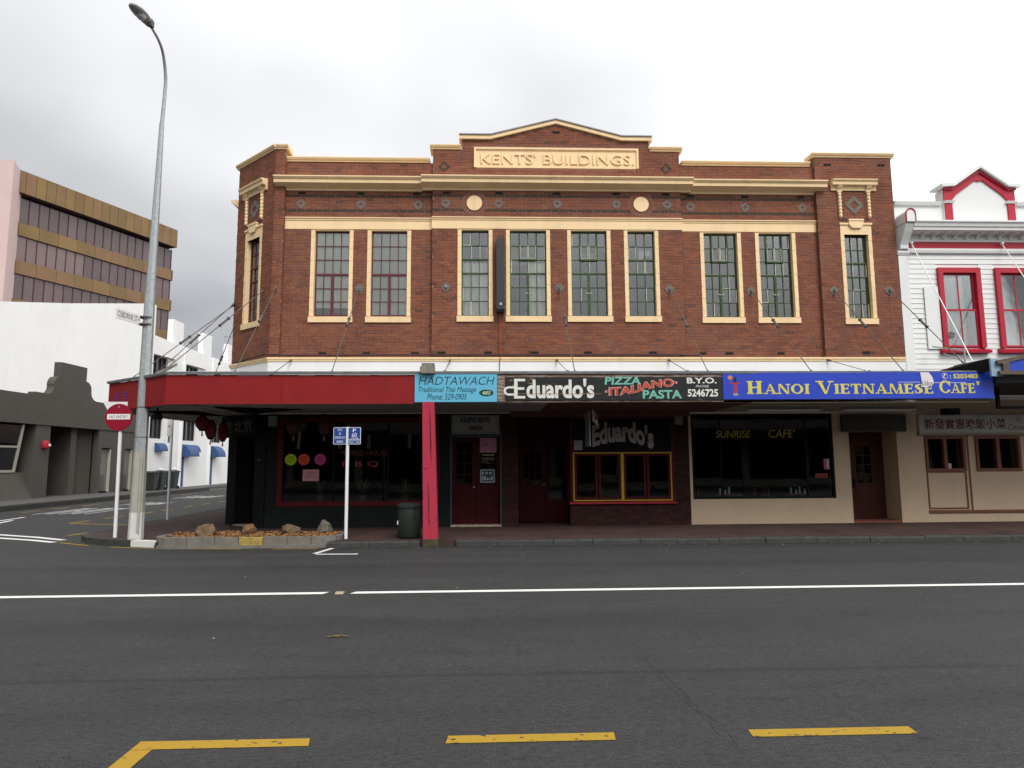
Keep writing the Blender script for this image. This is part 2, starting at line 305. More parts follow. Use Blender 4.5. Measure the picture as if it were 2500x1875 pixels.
m_green = M('green_steel', (0.030, 0.072, 0.018), 0.55, 0.35, 9)
m_putty = M('white_putty', (0.62, 0.62, 0.50), 0.8, 0.2, 9)
m_glass = glass_mat('window_glass', (0.95, 0.97, 0.96), 2.5)
m_sglass = glass_mat('shop_glass', (0.84, 0.87, 0.86), 0.8)
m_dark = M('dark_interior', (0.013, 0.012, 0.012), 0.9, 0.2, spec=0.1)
m_mid = M('grey_interior', (0.13, 0.13, 0.13), 0.9, 0.2)
m_black = M('black_paint', (0.006, 0.006, 0.006), 0.6, 0.2, spec=0.12)
m_gblack = M('dark_green_black_paint', (0.010, 0.013, 0.012), 0.7, 0.2, 3, 0.1, spec=0.12)
m_red = M('fascia_red', (0.235, 0.015, 0.017), 0.65, 0.12, 1.2, 0.05, 30, grime=0.4, gcol=(0.15, 0.015, 0.016), spec=0.15)
m_redf = M('window_frame_red', (0.078, 0.008, 0.010), 0.6, 0.15, spec=0.15)
m_postred = peel_mat('post_red', (0.40, 0.030, 0.058), (0.15, 0.040, 0.04), 0.60, (9, 9, 0.55), 2.6, (0.035, 0.014, 0.014))
m_wood = peel_mat('peeling_timber', (0.30, 0.26, 0.23), (0.30, 0.17, 0.11), 0.47, (0.8, 1, 6), 4.0, (0.08, 0.05, 0.04))
m_blackpeel = peel_mat('black_sign_peeling', (0.020, 0.021, 0.022), (0.34, 0.22, 0.16), 0.635, (0.6, 1, 3.2), 3.2, (0.10, 0.06, 0.045))
m_greywood = M('weathered_timber', (0.20, 0.18, 0.15), 0.9, 0.5, 12, 0.4, 40, stretch=(1, 1, 0.3))
m_galv = M('galvanised_steel', (0.36, 0.385, 0.39), 0.5, 0.22, 14, 0.05, 60, metal=0.35)
m_zinc = M('zinc_flashing', (0.20, 0.215, 0.22), 0.5, 0.25, 5, 0.1, metal=0.4)
m_rod = M('rusty_steel', (0.10, 0.085, 0.075), 0.7, 0.4, 20)
m_wpole = M('white_pole', (0.80, 0.80, 0.81), 0.4, 0.05)
m_soffit = M('soffit_paint', (0.27, 0.27, 0.26), 0.8, 0.12, 3)
m_soffit_b = M('soffit_brown', (0.11, 0.05, 0.036), 0.8, 0.2, 3)
m_soffit_c = M('soffit_cream', (0.30, 0.26, 0.19), 0.8, 0.15, 3)
m_beige = M('beige_render', (0.54, 0.415, 0.285), 0.75, 0.06, 1.5, 0.15, 60, grime=0.15, gcol=(0.22, 0.17, 0.12))
m_btrim = M('brown_trim', (0.17, 0.06, 0.035), 0.6, 0.15)
m_bdoor = M('brown_door', (0.065, 0.025, 0.017), 0.7, 0.2, spec=0.12)
m_ddoor = M('dark_red_door', (0.045, 0.004, 0.006), 0.6, 0.2, spec=0.12)
m_yellow = worn_paint('road_yellow', (0.335, 0.208, 0.020), 0.60)
m_rwhite = worn_paint('road_white', (0.66, 0.66, 0.63), 0.70)
m_fwhite = worn_paint('faded_road_white', (0.42, 0.42, 0.41), 0.56)
m_basalt = M('basalt_kerb', (0.042, 0.043, 0.040), 0.85, 0.35, 7, 0.4, 50)
m_conc = M('concrete_block', (0.17, 0.158, 0.135), 0.9, 0.25, 4, 0.3, 60, grime=0.35, gcol=(0.09, 0.08, 0.07))
m_kyel = M('yellow_kerb_paint', (0.36, 0.26, 0.07), 0.85, 0.35, 8, 0.2)
m_signw = M('sign_white', (0.74, 0.74, 0.73), 0.45, 0.03)
m_signblue = M('sign_blue', (0.012, 0.055, 0.26), 0.4, 0.05)
m_signred = M('sign_red', (0.26, 0.006, 0.022), 0.35, 0.05)
m_blk = M('ink_black', (0.012, 0.012, 0.012), 0.5, 0.05)

# ------------------------------------------------------------------ ground
g = kind(MB().poly([(-400, -120, 0), (400, -120, 0), (400, 500, 0), (-400, 500, 0)]).build('road', m_asph))
corner = [(-6.95, 14.46), (-7.6, 14.70), (-8.3, 14.98), (-8.9, 15.36), (-9.3, 15.85), (-9.5, 16.4), (-9.6, 17.2)]
fp = MB(); fp.prism_z([(45, 14.28), (-6.9, 14.28)] + [(x + 0.08, y + 0.08) for x, y in corner] + [(-9.5, 90), (45, 90)], 0.0, 0.125)
kind(fp.build('footpath', m_pav))
fp2 = MB(); fp2.prism_z([(-60, 20), (-18.14, 20), (-18.14, 120), (-60, 120)], 0, 0.22); kind(fp2.build('footpath', M('grey_footpath', (0.085, 0.08, 0.078), 0.85, 0.2, 3, 0.2)))
# kerb stones, each its own piece
kerb = kind(MB().box(-3.3, 45, 14.30, 14.36, -0.05, 0.10).build('kerb', m_basalt))
x = -3.35; kr = random.Random(3)
while x < 24:
    l = kr.uniform(0.75, 1.25); dz = kr.uniform(-0.008, 0.008); dy = kr.uniform(-0.012, 0.012)
    if not (-1.5 < x + l / 2 < -0.9):
        b = MB(); b.prism_x([(14.13 + dy, -0.02), (14.14 + dy, 0.085 + dz), (14.165 + dy, 0.112 + dz), (14.30, 0.118 + dz), (14.30, -0.02)], x + 0.006, x + l - 0.006); b.build('kerb_stone', m_basalt, kerb)
    x += l
def strip(pts, w0, w1, z0, z1, name, mat, parent):   # a bent block following a polyline, offset inwards
    n = len(pts); L_, R_ = [], []
    for i in range(n):
        d = Vector(pts[min(i + 1, n - 1)]) - Vector(pts[max(i - 1, 0)]); d.normalize(); nn = Vector((-d.y, d.x))
        L_.append((pts[i][0] + nn.x * w0, pts[i][1] + nn.y * w0)); R_.append((pts[i][0] + nn.x * w1, pts[i][1] + nn.y * w1))
    return MB().prism_z(L_ + R_[::-1], z0, z1).build(name, mat, parent)
for i in range(len(corner) - 1):
    a, b = Vector(corner[i]), Vector(corner[i + 1]); 
    strip([tuple(a + (b - a) * 0.01), tuple(b - (b - a) * 0.01)], 0.02, -0.15, -0.02, 0.13, 'kerb_stone', m_rwhite if i == 0 else m_basalt, kerb)
yy = 17.2
while yy < 60:
    MB().box(-9.62, -9.46, yy + 0.01, yy + 1.19, -0.02, 0.13).build('kerb_stone', m_basalt, kerb); yy += 1.2
yy = 20.0
while yy < 62:
    MB().box(-18.16, -18.0, yy + 0.01, yy + 1.19, -0.02, 0.19 if yy < 44 else 0.06).build('kerb_stone', m_basalt if yy < 44 else m_conc, kerb); yy += 1.2

# dirt in the gutter
b = MB(); gq = random.Random(9); gx = -3.0; E0 = []; 
while gx < 30: E0.append((gx, 14.02 - gq.uniform(0, .07))); gx += .25
for (xa, ya), (xb, yb) in zip(E0, E0[1:]): b.poly([(xa, ya, .003), (xb, yb, .003), (xb, 14.14, .003), (xa, 14.14, .003)])
kind(b.build('gutter_dirt', M('gutter_dirt', (.020, .019, .016), .95, .5, 9, .3)))
# painted road markings
def mark(pts, mat, z=0.004): return kind(MB().poly([(x, y, z) for x, y in pts]).build('road_marking', mat))
def dash(x0, y0, x1, y1, w, mat, z=0.004):
    d = Vector((x1 - x0, y1 - y0)).normalized() * (w / 2); n = (-d.y, d.x)
    return mark([(x0 + n[0], y0 + n[1]), (x0 - n[0], y0 - n[1]), (x1 - n[0], y1 - n[1]), (x1 + n[0], y1 + n[1])], mat, z)
mark([(-60, 9.23), (-2.22, 9.23), (-2.16, 9.365), (-60, 9.365)], m_rwhite); mark([(-1.86, 9.23), (60, 9.28), (60, 9.415), (-1.80, 9.365)], m_rwhite)
mark([(-2.20, 4.39), (-1.12, 4.395), (-1.14, 4.51), (-2.20, 4.515)], m_yellow); mark([(-2.20, 1.5), (-2.07, 1.5), (-2.07, 4.386), (-2.20, 4.386)], m_yellow)
for x in (-0.27, 1.68, 3.62, 5.56): mark([(x, 4.39), (x + 1.07, 4.39), (x + 1.08, 4.505), (x + 0.01, 4.505)], m_yellow)
dash(-3.36, 13.25, -3.20, 14.05, 0.10, m_rwhite); dash(-3.30, 13.13, -2.50, 13.10, 0.10, m_rwhite, 0.008)
for x0, y0, x1, y1 in ((-9.6, 15.52, -8.63, 14.93), (-8.0, 14.62, -6.88, 14.30), (-6.2, 14.18, -5.07, 14.10), (-4.4, 14.02, -3.5, 14.0)): dash(x0, y0, x1, y1, 0.07, m_yellow)
for (x0, y0, x1, y1) in ((-12.42, 20.5, -12.38, 21.45), (-12.36, 22.2, -12.30, 23.2), (-12.2, 24.2, -12.2, 25.0), (-12.2, 25.6, -12.2, 26.45), (-12.2, 27.4, -12.22, 28.4), (-12.25, 29.2, -12.22, 30.0), (-12.22, 30.9, -12.22, 31.8),
                         (-10.34, 17.0, -10.24, 17.77), (-10.34, 18.6, -10.2, 19.5), (-12.38, 20.46, -10.38, 19.78),
                         (-16.98, 25.1, -17.0, 26.2), (-16.95, 26.9, -17.0, 28.0), (-17.0, 28.8, -17.1, 30.4), (-17.1, 31.5, -17.1, 32.6), (-17.1, 38, -17.1, 39.4)): dash(x0, y0, x1, y1, 0.10, m_yellow)
for pts in ([(-30, 22.2), (-20, 20.0), (-14.5, 18.35), (-12.2, 17.37), (-10.9, 16.72), (-9.84, 16.05)], [(-30, 20.9), (-20, 18.9), (-14, 17.45), (-11.67, 16.61), (-10.6, 16.1), (-9.77, 15.6)]):
    n = len(pts); L_ = []; R_ = []
    for i in range(n):
        d = (Vector(pts[min(i + 1, n - 1)]) - Vector(pts[max(i - 1, 0)])).normalized() * 0.08; L_.append((pts[i][0] - d.y, pts[i][1] + d.x)); R_.append((pts[i][0] + d.y, pts[i][1] - d.x))
    mark(L_ + R_[::-1], m_rwhite)
dash(-15.22, 21.4, -15.42, 23.0, 0.12, m_rwhite); dash(-14.6, 20.5, -14.95, 21.75, 0.12, m_rwhite)
# tall painted lettering on the side street, worn past reading
for (x0, x1, y0, y1, n) in ((-16.0, -13.8, 24.2, 27.3, 5), (-15.7, -14.1, 29.0, 31.0, 4), (-15.9, -14.1, 34.4, 37.0, 4)):
    w = (x1 - x0) / n; q = random.Random(int(y0))
    for i in range(n):
        a = x0 + i * w
        dash(a + 0.06, y0, a + 0.06, y1, 0.12, m_fwhite)
        if q.random() < 0.8: dash(a + 0.13, y1 - 0.25, a + w * 0.75, y1 - 0.25, 0.4, m_fwhite)
        if q.random() < 0.7: dash(a + 0.13, (y0 + y1) / 2, a + w * 0.75, (y0 + y1) / 2, 0.35, m_fwhite)
        if q.random() < 0.6: dash(a + w * 0.72, y0 + 0.3, a + w * 0.72, y1 - 0.5, 0.10, m_fwhite, 0.008)
# raised stud in the gap of the centre line, pale patch
tag(MB().prism_x([(9.20, 0.004), (9.22, 0.022), (9.30, 0.022), (9.32, 0.004)], -2.05, -1.94).build('road_stud', M('stud_yellow', (0.34, 0.30, 0.20), 0.6)), 'small pale road stud in the gap of the white centre line', 'road stud')
# crack in the near lane
cr = random.Random(11); m_crack = M('road_crack', (0.014, 0.014, 0.014), 0.9)
def crack(way, w):
    pts = []
    for (xa, ya), (xb, yb) in zip(way, way[1:]):
        n = max(2, int(abs(yb - ya) / 0.05)); pts += [(xa + (xb - xa) * k / n + cr.uniform(-.012, .012), ya + (yb - ya) * k / n) for k in range(n)]
    ws = [w * cr.uniform(.25, 1) for _ in pts]
    mark([(x - q, y) for (x, y), q in zip(pts, ws)] + [(x + q, y + .002) for (x, y), q in reversed(list(zip(pts, ws)))], m_crack, 0.003)
CW1 = [(1.337, 6.1), (1.375, 6.065), (1.40, 5.98), (1.385, 5.87), (1.43, 5.73), (1.455, 5.6), (1.47, 5.2), (1.50, 4.85), (1.55, 4.6), (1.53, 4.2)]; CW2 = [(1.38, 5.72), (1.41, 5.45), (1.42, 5.10), (1.47, 4.78), (1.49, 4.3)]
crack(CW1, .0020); crack(CW2, .0014)
# leaf litter and scraps on the road
lit = MB(); lr = random.Random(5)
for i in range(80):
    if i < 62: x, y = lr.uniform(-3, 14), 14.05 - abs(lr.gauss(0, 0.12))
    else: x, y = lr.uniform(-6, 9), lr.uniform(4.5, 14)
    r = lr.uniform(0.010, 0.026) * (1 if i < 60 else 0.75); a = lr.uniform(0, 6); k = lr.randint(3, 6)
    lit.poly([(x + r * math.cos(a + 2 * PI * j / k) * lr.uniform(.6, 1.4), y + r * math.sin(a + 2 * PI * j / k), 0.006 + lr.uniform(0, 0.006)) for j in range(k)])
o = kind(lit.build('litter', M('pale_litter', (0.30, 0.28, 0.24), 0.9, 0.5, 3)), 'stuff'); o['label'] = 'pale leaf scraps scattered on the asphalt and along the kerb'; o['category'] = 'litter'
for (x, y) in ((-1.42, 5.15), (-1.55, 5.13)):
    pass
lf = MB()
for i in range(9):
    x, y = -1.62 + 0.02 * i + lr.uniform(-.02, .02), 7.02 + lr.uniform(-.03, .03)
    lf.poly([(x - .03, y, .007), (x, y - .02, .012), (x + .035, y, .009), (x, y + .018, .008)])
o = kind(lf.build('litter', M('tan_leaf', (0.24, 0.16, 0.07), 0.9, 0.4)), 'stuff'); o['label'] = 'flattened tan leaves on the near lane of the asphalt'; o['category'] = 'litter'

# ------------------------------------------------------------------ red brick building
BB = thing('brick_building', 'two-storey red brick corner building with cream trim and a gabled parapet', 'building', (2.7, 17.0, 0.12))
FM = WORLD                                              # main front: x, y, z are world axes
CH = Frame((-7.07, 18.35, 0), (1.43, -1.29)); CHL = math.hypot(1.43, 1.29)   # splayed corner
CP, LP = 0.08, 0.226                                    # brick course and length
Z0 = 8.37 - 60 * CP
def sub(ivals, a, b):
    out = []
    for p, q in ivals:
        if b <= p or a >= q: out.append((p, q)); continue
        if a > p: out.append((p, a))
        if b < q: out.append((b, q))
    return out
def bricks(mb, x0, x1, z0, z1, yf, holes=(), ztop=None, pick=None, seed=1, darkz=(8.37, 8.77)):
    q = random.Random(seed); k = math.floor((z0 - Z0) / CP)
    while Z0 + k * CP < z1 - 0.01:
        zb = Z0 + k * CP; za, zt = max(zb + 0.005, z0), min(zb + CP - 0.006, z1); zc = zb + CP / 2; k += 1
        if zt - za < 0.02: continue
        iv = [(x0, x1)]
        for hx0, hx1, hz0, hz1 in holes:
            if hz0 < zc < hz1: iv = sub(iv, hx0, hx1)
        off = (k % 2) * LP / 2 + (0.03 if k % 5 == 0 else 0)
        drk = any(abs(zb - d) < 0.01 for d in darkz)
        i = math.floor((x0 - off) / LP)
        while off + i * LP < x1:
            a, b = off + i * LP + 0.006, off + (i + 1) * LP - 0.006; i += 1
            t = 1.0 if drk else q.random() * 0.9
            if t < 1 and q.random() < 0.02: t = 0.93
            for p, r in iv:
                u, v = max(a, p), min(b, r)
                if v - u < 0.025: continue
                if ztop and zt > ztop((u + v) / 2): continue
                d = q.uniform(0.003, 0.009)
                if pick is not None and v - u > 0.21 and pick(u, v, za, zt): pick.out.append((u, v, za, zt, t, d)); continue
                mb.brick(u, v, yf - d, yf + 0.002, za, zt, t)
def wall(mb, x0, x1, z0, z1, y0, y1, holes=()):
    xs = sorted({x0, x1, *[h[0] for h in holes], *[h[1] for h in holes]})
    for a, b in zip(xs, xs[1:]):
        iv = [(z0, z1)]
        for h in holes:
            if h[0] <= a and h[1] >= b: iv = sub(iv, h[2], h[3])
        for p, q in iv: mb.box(a, b, y0, y1, p, q)

YP, YR = 17.06, 17.17          # projecting and recessed planes of the front
WIN = [  # x0, x1 opening, bay, style
    (-4.57, -3.66, 'L', 'A'), (-3.09, -2.14, 'L', 'A'),
    (-0.70, 0.02, 'C', 'C'), (0.58, 1.55, 'C', 'B'), (2.21, 3.17, 'C', 'B'), (3.73, 4.46, 'C', 'C'),
    (5.82, 6.74, 'R', 'B'), (7.33, 8.24, 'R', 'B')]
ZS, ZH = 5.55, 7.87
hole = lambda w: (w[0] - 0.10, w[1] + 0.10, 5.38, 7.90)
HL = [hole(w) for w in WIN if w[2] == 'L']; HC = [hole(w) for w in WIN if w[2] == 'C']; HR = [hole(w) for w in WIN if w[2] == 'R']
H9 = (9.54, 10.40, 5.48, 8.10); UC = 0.96; HK = (UC - 0.43, UC + 0.43, 5.48, 8.10)
ZB = 4.44
gab = lambda x: 10.40 if x < 0.07 or x > 3.63 else (10.40 + (x - 0.07) / 1.78 * 0.44 if x < 1.85 else 10.40 + (3.63 - x) / 1.78 * 0.44)
wb = MB()
wall(wb, -5.37, -1.47, ZB, 9.76, YR, 17.6, HL)
wall(wb, -1.47, 5.20, ZB, 10.10, YP, 17.6, HC)
wb.prism_y([(-0.70, 10.10), (4.38, 10.10), (4.38, 10.38), (3.63, 10.38), (1.85, 10.84), (0.07, 10.38), (-0.70, 10.38)], YP, 17.6)
wall(wb, 5.20, 8.94, ZB, 9.76, YR, 17.6, HR)
wall(wb, 8.94, 11.08, ZB, 9.98, YP, 17.6, [H9])
wb.box(-5.62, -5.37, YP, 17.6, ZB, 10.05)
wb.fr = CH; wall(wb, 0.02, CHL - 0.02, ZB, 10.05, 0, 0.45, [HK]); wb.fr = FM
body = wb.build('wall', m_mortar, BB)
# bricks: the nearest 300 as pieces, all others as one mass
class Pick:
    out = []
    def __call__(s, u, v, za, zt): return len(s.out) < 296 and 4.60 < za < 5.36
pk = Pick(); mass = MB()
hd = lambda x, z, r=0.19: (x - r, x + r, z - r, z + r)
bricks(mass, -1.465, 5.195, ZB, 10.10, YP, HC + [(-0.38, 4.10, 9.59, 10.17), (-1.0, 5.2, 7.9, 8.2), (-1.5, -1, 7.9, 8.2)], None, pk, 1)
bricks(mass, -0.69, 4.37, 10.10, 10.84, YP, [(-0.38, 4.10, 9.59, 10.17)], gab, None, 2)
bricks(mass, -5.365, -1.475, ZB, 9.76, YR, HL + [(-5.4, -1.4, 7.9, 8.2)], None, None, 3)
bricks(mass, 5.205, 8.935, ZB, 9.76, YR, HR + [(5.2, 9, 7.9, 8.2)], None, None, 4)
bricks(mass, 8.945, 11.075, ZB, 9.98, YP, [H9], None, None, 5, ())
bricks(mass, -5.64, -5.369, ZB, 10.05, YP, (), None, None, 6, ())
mass.fr = CH; bricks(mass, 0.02, CHL - 0.005, ZB, 10.05, 0.0, [HK], None, None, 7, ()); mass.fr = FM
rr = random.Random(8)
for xs, sg in ((-1.47, -1), (5.20, 1), (8.94, -1), (-5.37, 1)):      # toothed returns at the bay edges
    k = 0; z = ZB
    while z < 9.7:
        mass.add([(xs, YP, z + .004), (xs, YR, z + .004), (xs, YR, z + .075), (xs, YP, z + .075), (xs + sg * .006, YP, z + .004), (xs + sg * .006, YR, z + .004), (xs + sg * .006, YR, z + .075), (xs + sg * .006, YP, z + .075)],
                 [(4, 5, 6, 7), (0, 1, 5, 4), (2, 3, 7, 6)], rr.random() * 0.9); z += CP
kind(mass.build('brick_mass', m_brick, body, fix=False, tint=True), 'stuff')
cache = {}
for (u, v, za, zt, t, d) in pk.out:
    key = int(t * 12)
    if key not in cache:
        b = MB(); b.brick(-0.108, 0.108, -0.006, 0.008, -0.0355, 0.0355, t); o = b.build('brick', m_brick, None, fix=False, tint=True); cache[key] = o.data; bpy.data.objects.remove(o)
    place('brick', cache[key], body, ((u + v) / 2, YP - d + 0.006, (za + zt) / 2))

# --- cream bands, cornices, copings
def band(name, prof, x0, x1, fr, yf, mat=None):
    b = MB(fr); b.prism_x([(yf + y, z) for y, z in prof], x0, x1); return b.build(name, mat or m_cream, BB)
LINTEL = [(0.05, 7.895), (-0.012, 7.90), (-0.012, 8.13), (-0.03, 8.14), (-0.03, 8.165), (-0.055, 8.19), (-0.055, 8.215), (0.05, 8.235)]
band('lintel_band', LINTEL, -5.37, -1.474, FM, YR); band('lintel_band', LINTEL, -1.49, 5.22, FM, YP); band('lintel_band', LINTEL, 5.224, 8.94, FM, YR)
CORN = [(0.05, 8.955), (-0.03, 8.955), (-0.035, 8.995), (-0.06, 9.01), (-0.28, 9.075), (-0.285, 9.165), (-0.31, 9.175), (-0.345, 9.215), (-0.345, 9.245), (0.05, 9.30)]
band('cornice', CORN, -5.62, -1.752, FM, YR); band('cornice', CORN, -1.75, 5.48, FM, YP); band('cornice', CORN, 5.482, 9.18, FM, YR)
COPE = [(0.40, 0.0), (-0.03, 0.0), (-0.035, 0.035), (-0.06, 0.045), (-0.085, 0.09), (-0.085, 0.115), (0.40, 0.135)]
cp = lambda z: [(y, zz + z) for y, zz in COPE]
band('coping', cp(9.765), -5.36, -1.56, FM, YR); band('coping', cp(9.765), 5.29, 8.85, FM, YR)
band('coping', cp(10.10), -1.55, -0.72, FM, YP); band('coping', cp(10.10), 4.40, 5.28, FM, YP)
band('coping', cp(9.985), 8.86, 11.15, FM, YP); band('coping', cp(10.055), -0.08, CHL + 0.02, CH, 0.0)
b = MB(); b.prism_x(cp(10.055) and [(YP + y, z) for y, z in cp(10.055)], -5.63, -5.30); b.build('coping', m_cream, BB)
gp = [(-0.77, 10.385), (0.07, 10.385), (1.845, 10.845), (3.63, 10.385), (4.46, 10.385)]
b = MB(); b.prism_y(gp + [(x, z + 0.105) for x, z in gp[::-1]], YP - 0.075, YP + 0.4); gc = b.build('gable_coping', m_cream, BB)
b = MB(); b.prism_y([(x, z + 0.106) for x, z in gp] + [(x, z + 0.135) for x, z in gp[::-1]], YP - 0.105, YP + 0.42); b.build('coping_flashing', m_zinc, gc)
BAND = [(0.05, 4.335), (-0.03, 4.335), (-0.035, 4.38), (-0.05, 4.39), (-0.05, 4.44), (0.05, 4.455)]
band('string_course', BAND, -5.66, 11.08, FM, YP); band('string_course', BAND, -0.04, CHL, CH, 0.0)
b = MB(); b.box(-5.64, 11.08, YP - 0.012, 17.4, 2.98, 4.334); b.fr = CH; b.box(0, CHL, -0.012, 0.3, 2.98, 4.334); b.build('white_wall_band', m_white, BB)
# side wall and rear mass of the building
b = MB(); b.box(-7.05, -6.6, 18.45, 42, 0.12, 9.9); b.box(-6.6, 11.08, 24, 42, 0.12, 9.2); b.box(10.95, 11.08, 17.62, 42, 0.12, 9.6); b.box(-6.5, 10.9, 17.65, 42, 9.2, 9.4); b.build('rear_wall', m_mortar, BB)
b = MB(); b.prism_y([(-7.42, 9.25), (-7.03, 8.97), (-7.03, 9.30), (-7.42, 9.30)], 18.7, 40); b.build('side_cornice', m_cream, BB)

# --- frieze ornaments
def diamond(fr, x, z, yf, r=0.155, mat=None, name='diamond_tile', inner=0.055, parent=None):
    b = MB(fr); s = r; i = inner
    for q in range(4):
        c, sn = math.cos(q * PI / 2), math.sin(q * PI / 2)
        R = lambda p: (x + p[0] * c - p[1] * sn, z + p[0] * sn + p[1] * c)
        a = 0.006
        b.prism_y([R((a, s - a)), R((s - a * 2.2, a * .4)), R((i, a * .4)), R((a, i))], yf - 0.016, yf + 0.01)
    return b.build(name, mat or m_slate, parent or BB)
for x in (-4.97, -3.38, -1.86): diamond(FM, x, 8.585, YR)
for x in (-1.12, 0.29, 1.86, 3.45, 4.83): diamond(FM, x, 8.60, YP)
for x in (5.49, 7.0, 8.58): diamond(FM, x, 8.585, YR)
for x in (-0.36, 4.12):
    rd = MB().disc_y(x, 8.60, 0.205, YP - 0.035, YP + 0.01, 36).build('roundel', m_cream, BB)
    MB().disc_y(x, 8.60, 0.338, YP - 0.010, YP + 0.004, 36).build('mortar_bed', m_mortar, rd)
    rb = MB()
    for k in range(22):
        a0, a1 = 2 * PI * k / 22 + 0.03, 2 * PI * (k + 1) / 22 - 0.03
        rb.prism_y([(x + r * math.cos(a), 8.60 + r * math.sin(a)) for r, a in ((0.215, a0), (0.325, a0), (0.325, a1), (0.215, a1))], YP - 0.014, YP + 0.005)
    rb.t = [random.Random(i // 6).random() * 0.6 for i in range(len(rb.f))]
    rb.build('ring_brick', m_brick, rd, tint=True)
for x, z, y in [(-4.93, 9.36, YR), (-3.2, 9.36, YR), (-1.84, 9.36, YR), (-1.16, 9.38, YP), (4.85, 9.38, YP), (5.5, 9.36, YR), (7.0, 9.36, YR), (8.5, 9.36, YR), (1.85, 10.62, YP), (9.3, 9.78, YP), (10.8, 9.78, YP)] + \
             [(x, 8.89, YR) for x in (-4.95, -3.4, -1.9, 5.5, 7.0, 8.55)] + [(x, 8.89, YP) for x in (-1.1, 0.3, 1.85, 3.45, 4.8)] + [(x, 4.565, YR) for x in (-4.3, -3.16, -1.9, 5.68, 6.39, 7.78)] + [(x, 4.565, YP) for x in (-1.2, 0.0, 1.22, 2.61, 4.32, 10.03)]:
    b = MB(); b.box(x - 0.10, x + 0.10, y - 0.012, y + 0.02, z - 0.032, z + 0.032); ab = b.build('air_brick', M('air_brick', (0.016, 0.012, 0.010), 0.9), BB)
for x in (-1.17, 4.83): diamond(FM, x, 9.62, YP, 0.16, M('dark_tile', (0.05, 0.04, 0.037), 0.8, 0.2), inner=0.09)
# name plaque
b = MB(); b.box(-0.37, 4.08, YP - 0.012, YP + 0.02, 9.60, 10.16); pl = b.build('name_plaque', m_cream, BB)
b = MB(); b.box(-0.37, 4.08, YP - 0.05, YP - 0.012, 10.11, 10.16); b.box(-0.33, 4.04, YP - 0.03, YP - 0.012, 10.085, 10.11); b.box(-0.37, -0.32, YP - 0.05, YP - 0.012, 9.60, 10.11); b.box(4.03, 4.08, YP - 0.05, YP - 0.012, 9.60, 10.11); b.build('moulding', m_cream, pl)
text(pl, "KENTS' BUILDINGS.", FM, -0.19, 3.96, 9.70, 9.99, YP - 0.012, m_cream, 0.035, bold=-0.004)

# --- windows
pane_cache = {}; pr = random.Random(21)
def pane(fr, x0, x1, z0, z1, y, parent, mat=None, tilt=0.35, name='pane'):
    w, h = round(x1 - x0, 3), round(z1 - z0, 3); key = (w, h, (mat or m_glass).name)
    if key not in pane_cache:
        b = MB(); b.box(-w / 2, w / 2, -0.002, 0.002, -h / 2, h / 2); o = b.build(name, mat or m_glass); pane_cache[key] = o.data; bpy.data.objects.remove(o)
    o = place(name, pane_cache[key], parent, fr(((x0 + x1) / 2, y, (z0 + z1) / 2)))
    o.rotation_euler = (math.radians(pr.gauss(0, tilt)), 0, math.atan2(fr.x.y, fr.x.x) + math.radians(pr.gauss(0, tilt)))
    return o
def bars(b, x0, x1, z0, z1, nx, nz, y, w=0.018, t=0.02):
    for i in range(1, nx): c = x0 + (x1 - x0) * i / nx; b.box(c - w / 2, c + w / 2, y - t, y + 0.006, z0, z1)
    for k in range(1, nz): c = z0 + (z1 - z0) * k / nz; b.box(x0, x1, y - t * 0.9, y + 0.007, c - w / 2, c + w / 2)
def surround(fr, x0, x1, z0, z1, yf, parent, sill=0.17, jw=0.10, head=False):
    n = 14
    for sgn, a in ((-1, x0), (1, x1)):
        b = MB(fr)
        for k in range(n):
            za, zb = z0 + (z1 - z0) * k / n, z0 + (z1 - z0) * (k + 1) / n
            b.box(min(a, a + sgn * jw), max(a, a + sgn * jw), yf - 0.016 - 0.004 * (k % 2), yf + 0.20, za + (0.0015 if k else 0), zb - (0.0015 if k < n - 1 else 0))
        b.box(min(a, a + sgn * jw) + 0.004, max(a, a + sgn * jw) - 0.004, yf - 0.012, yf + 0.196, z0 + 0.002, z1 - 0.002)
        b.build('jamb', m_cream, parent)
    b = MB(fr); b.prism_x([(yf - 0.045, z0 - sill), (yf - 0.05, z0 - 0.02), (yf + 0.20, z0), (yf + 0.20, z0 - sill)], x0 - jw - 0.02, x1 + jw + 0.02); b.build('sill', m_cream, parent)
    b = MB(fr); b.box(x0, x1, yf + 0.005, yf + 0.2, z1, z1 + 0.025); b.build('head', m_cream, parent)
def putty(b, x0, x1, z0, z1, y, sides):
    t = 0.012
    if 'l' in sides: b.box(x0, x0 + t, y - 0.024, y - 0.003, z0, z1)
    if 'r' in sides: b.box(x1 - t, x1, y - 0.024, y - 0.003, z0, z1)
    if 'b' in sides: b.box(x0, x1, y - 0.0245, y - 0.003, z0, z0 + t)
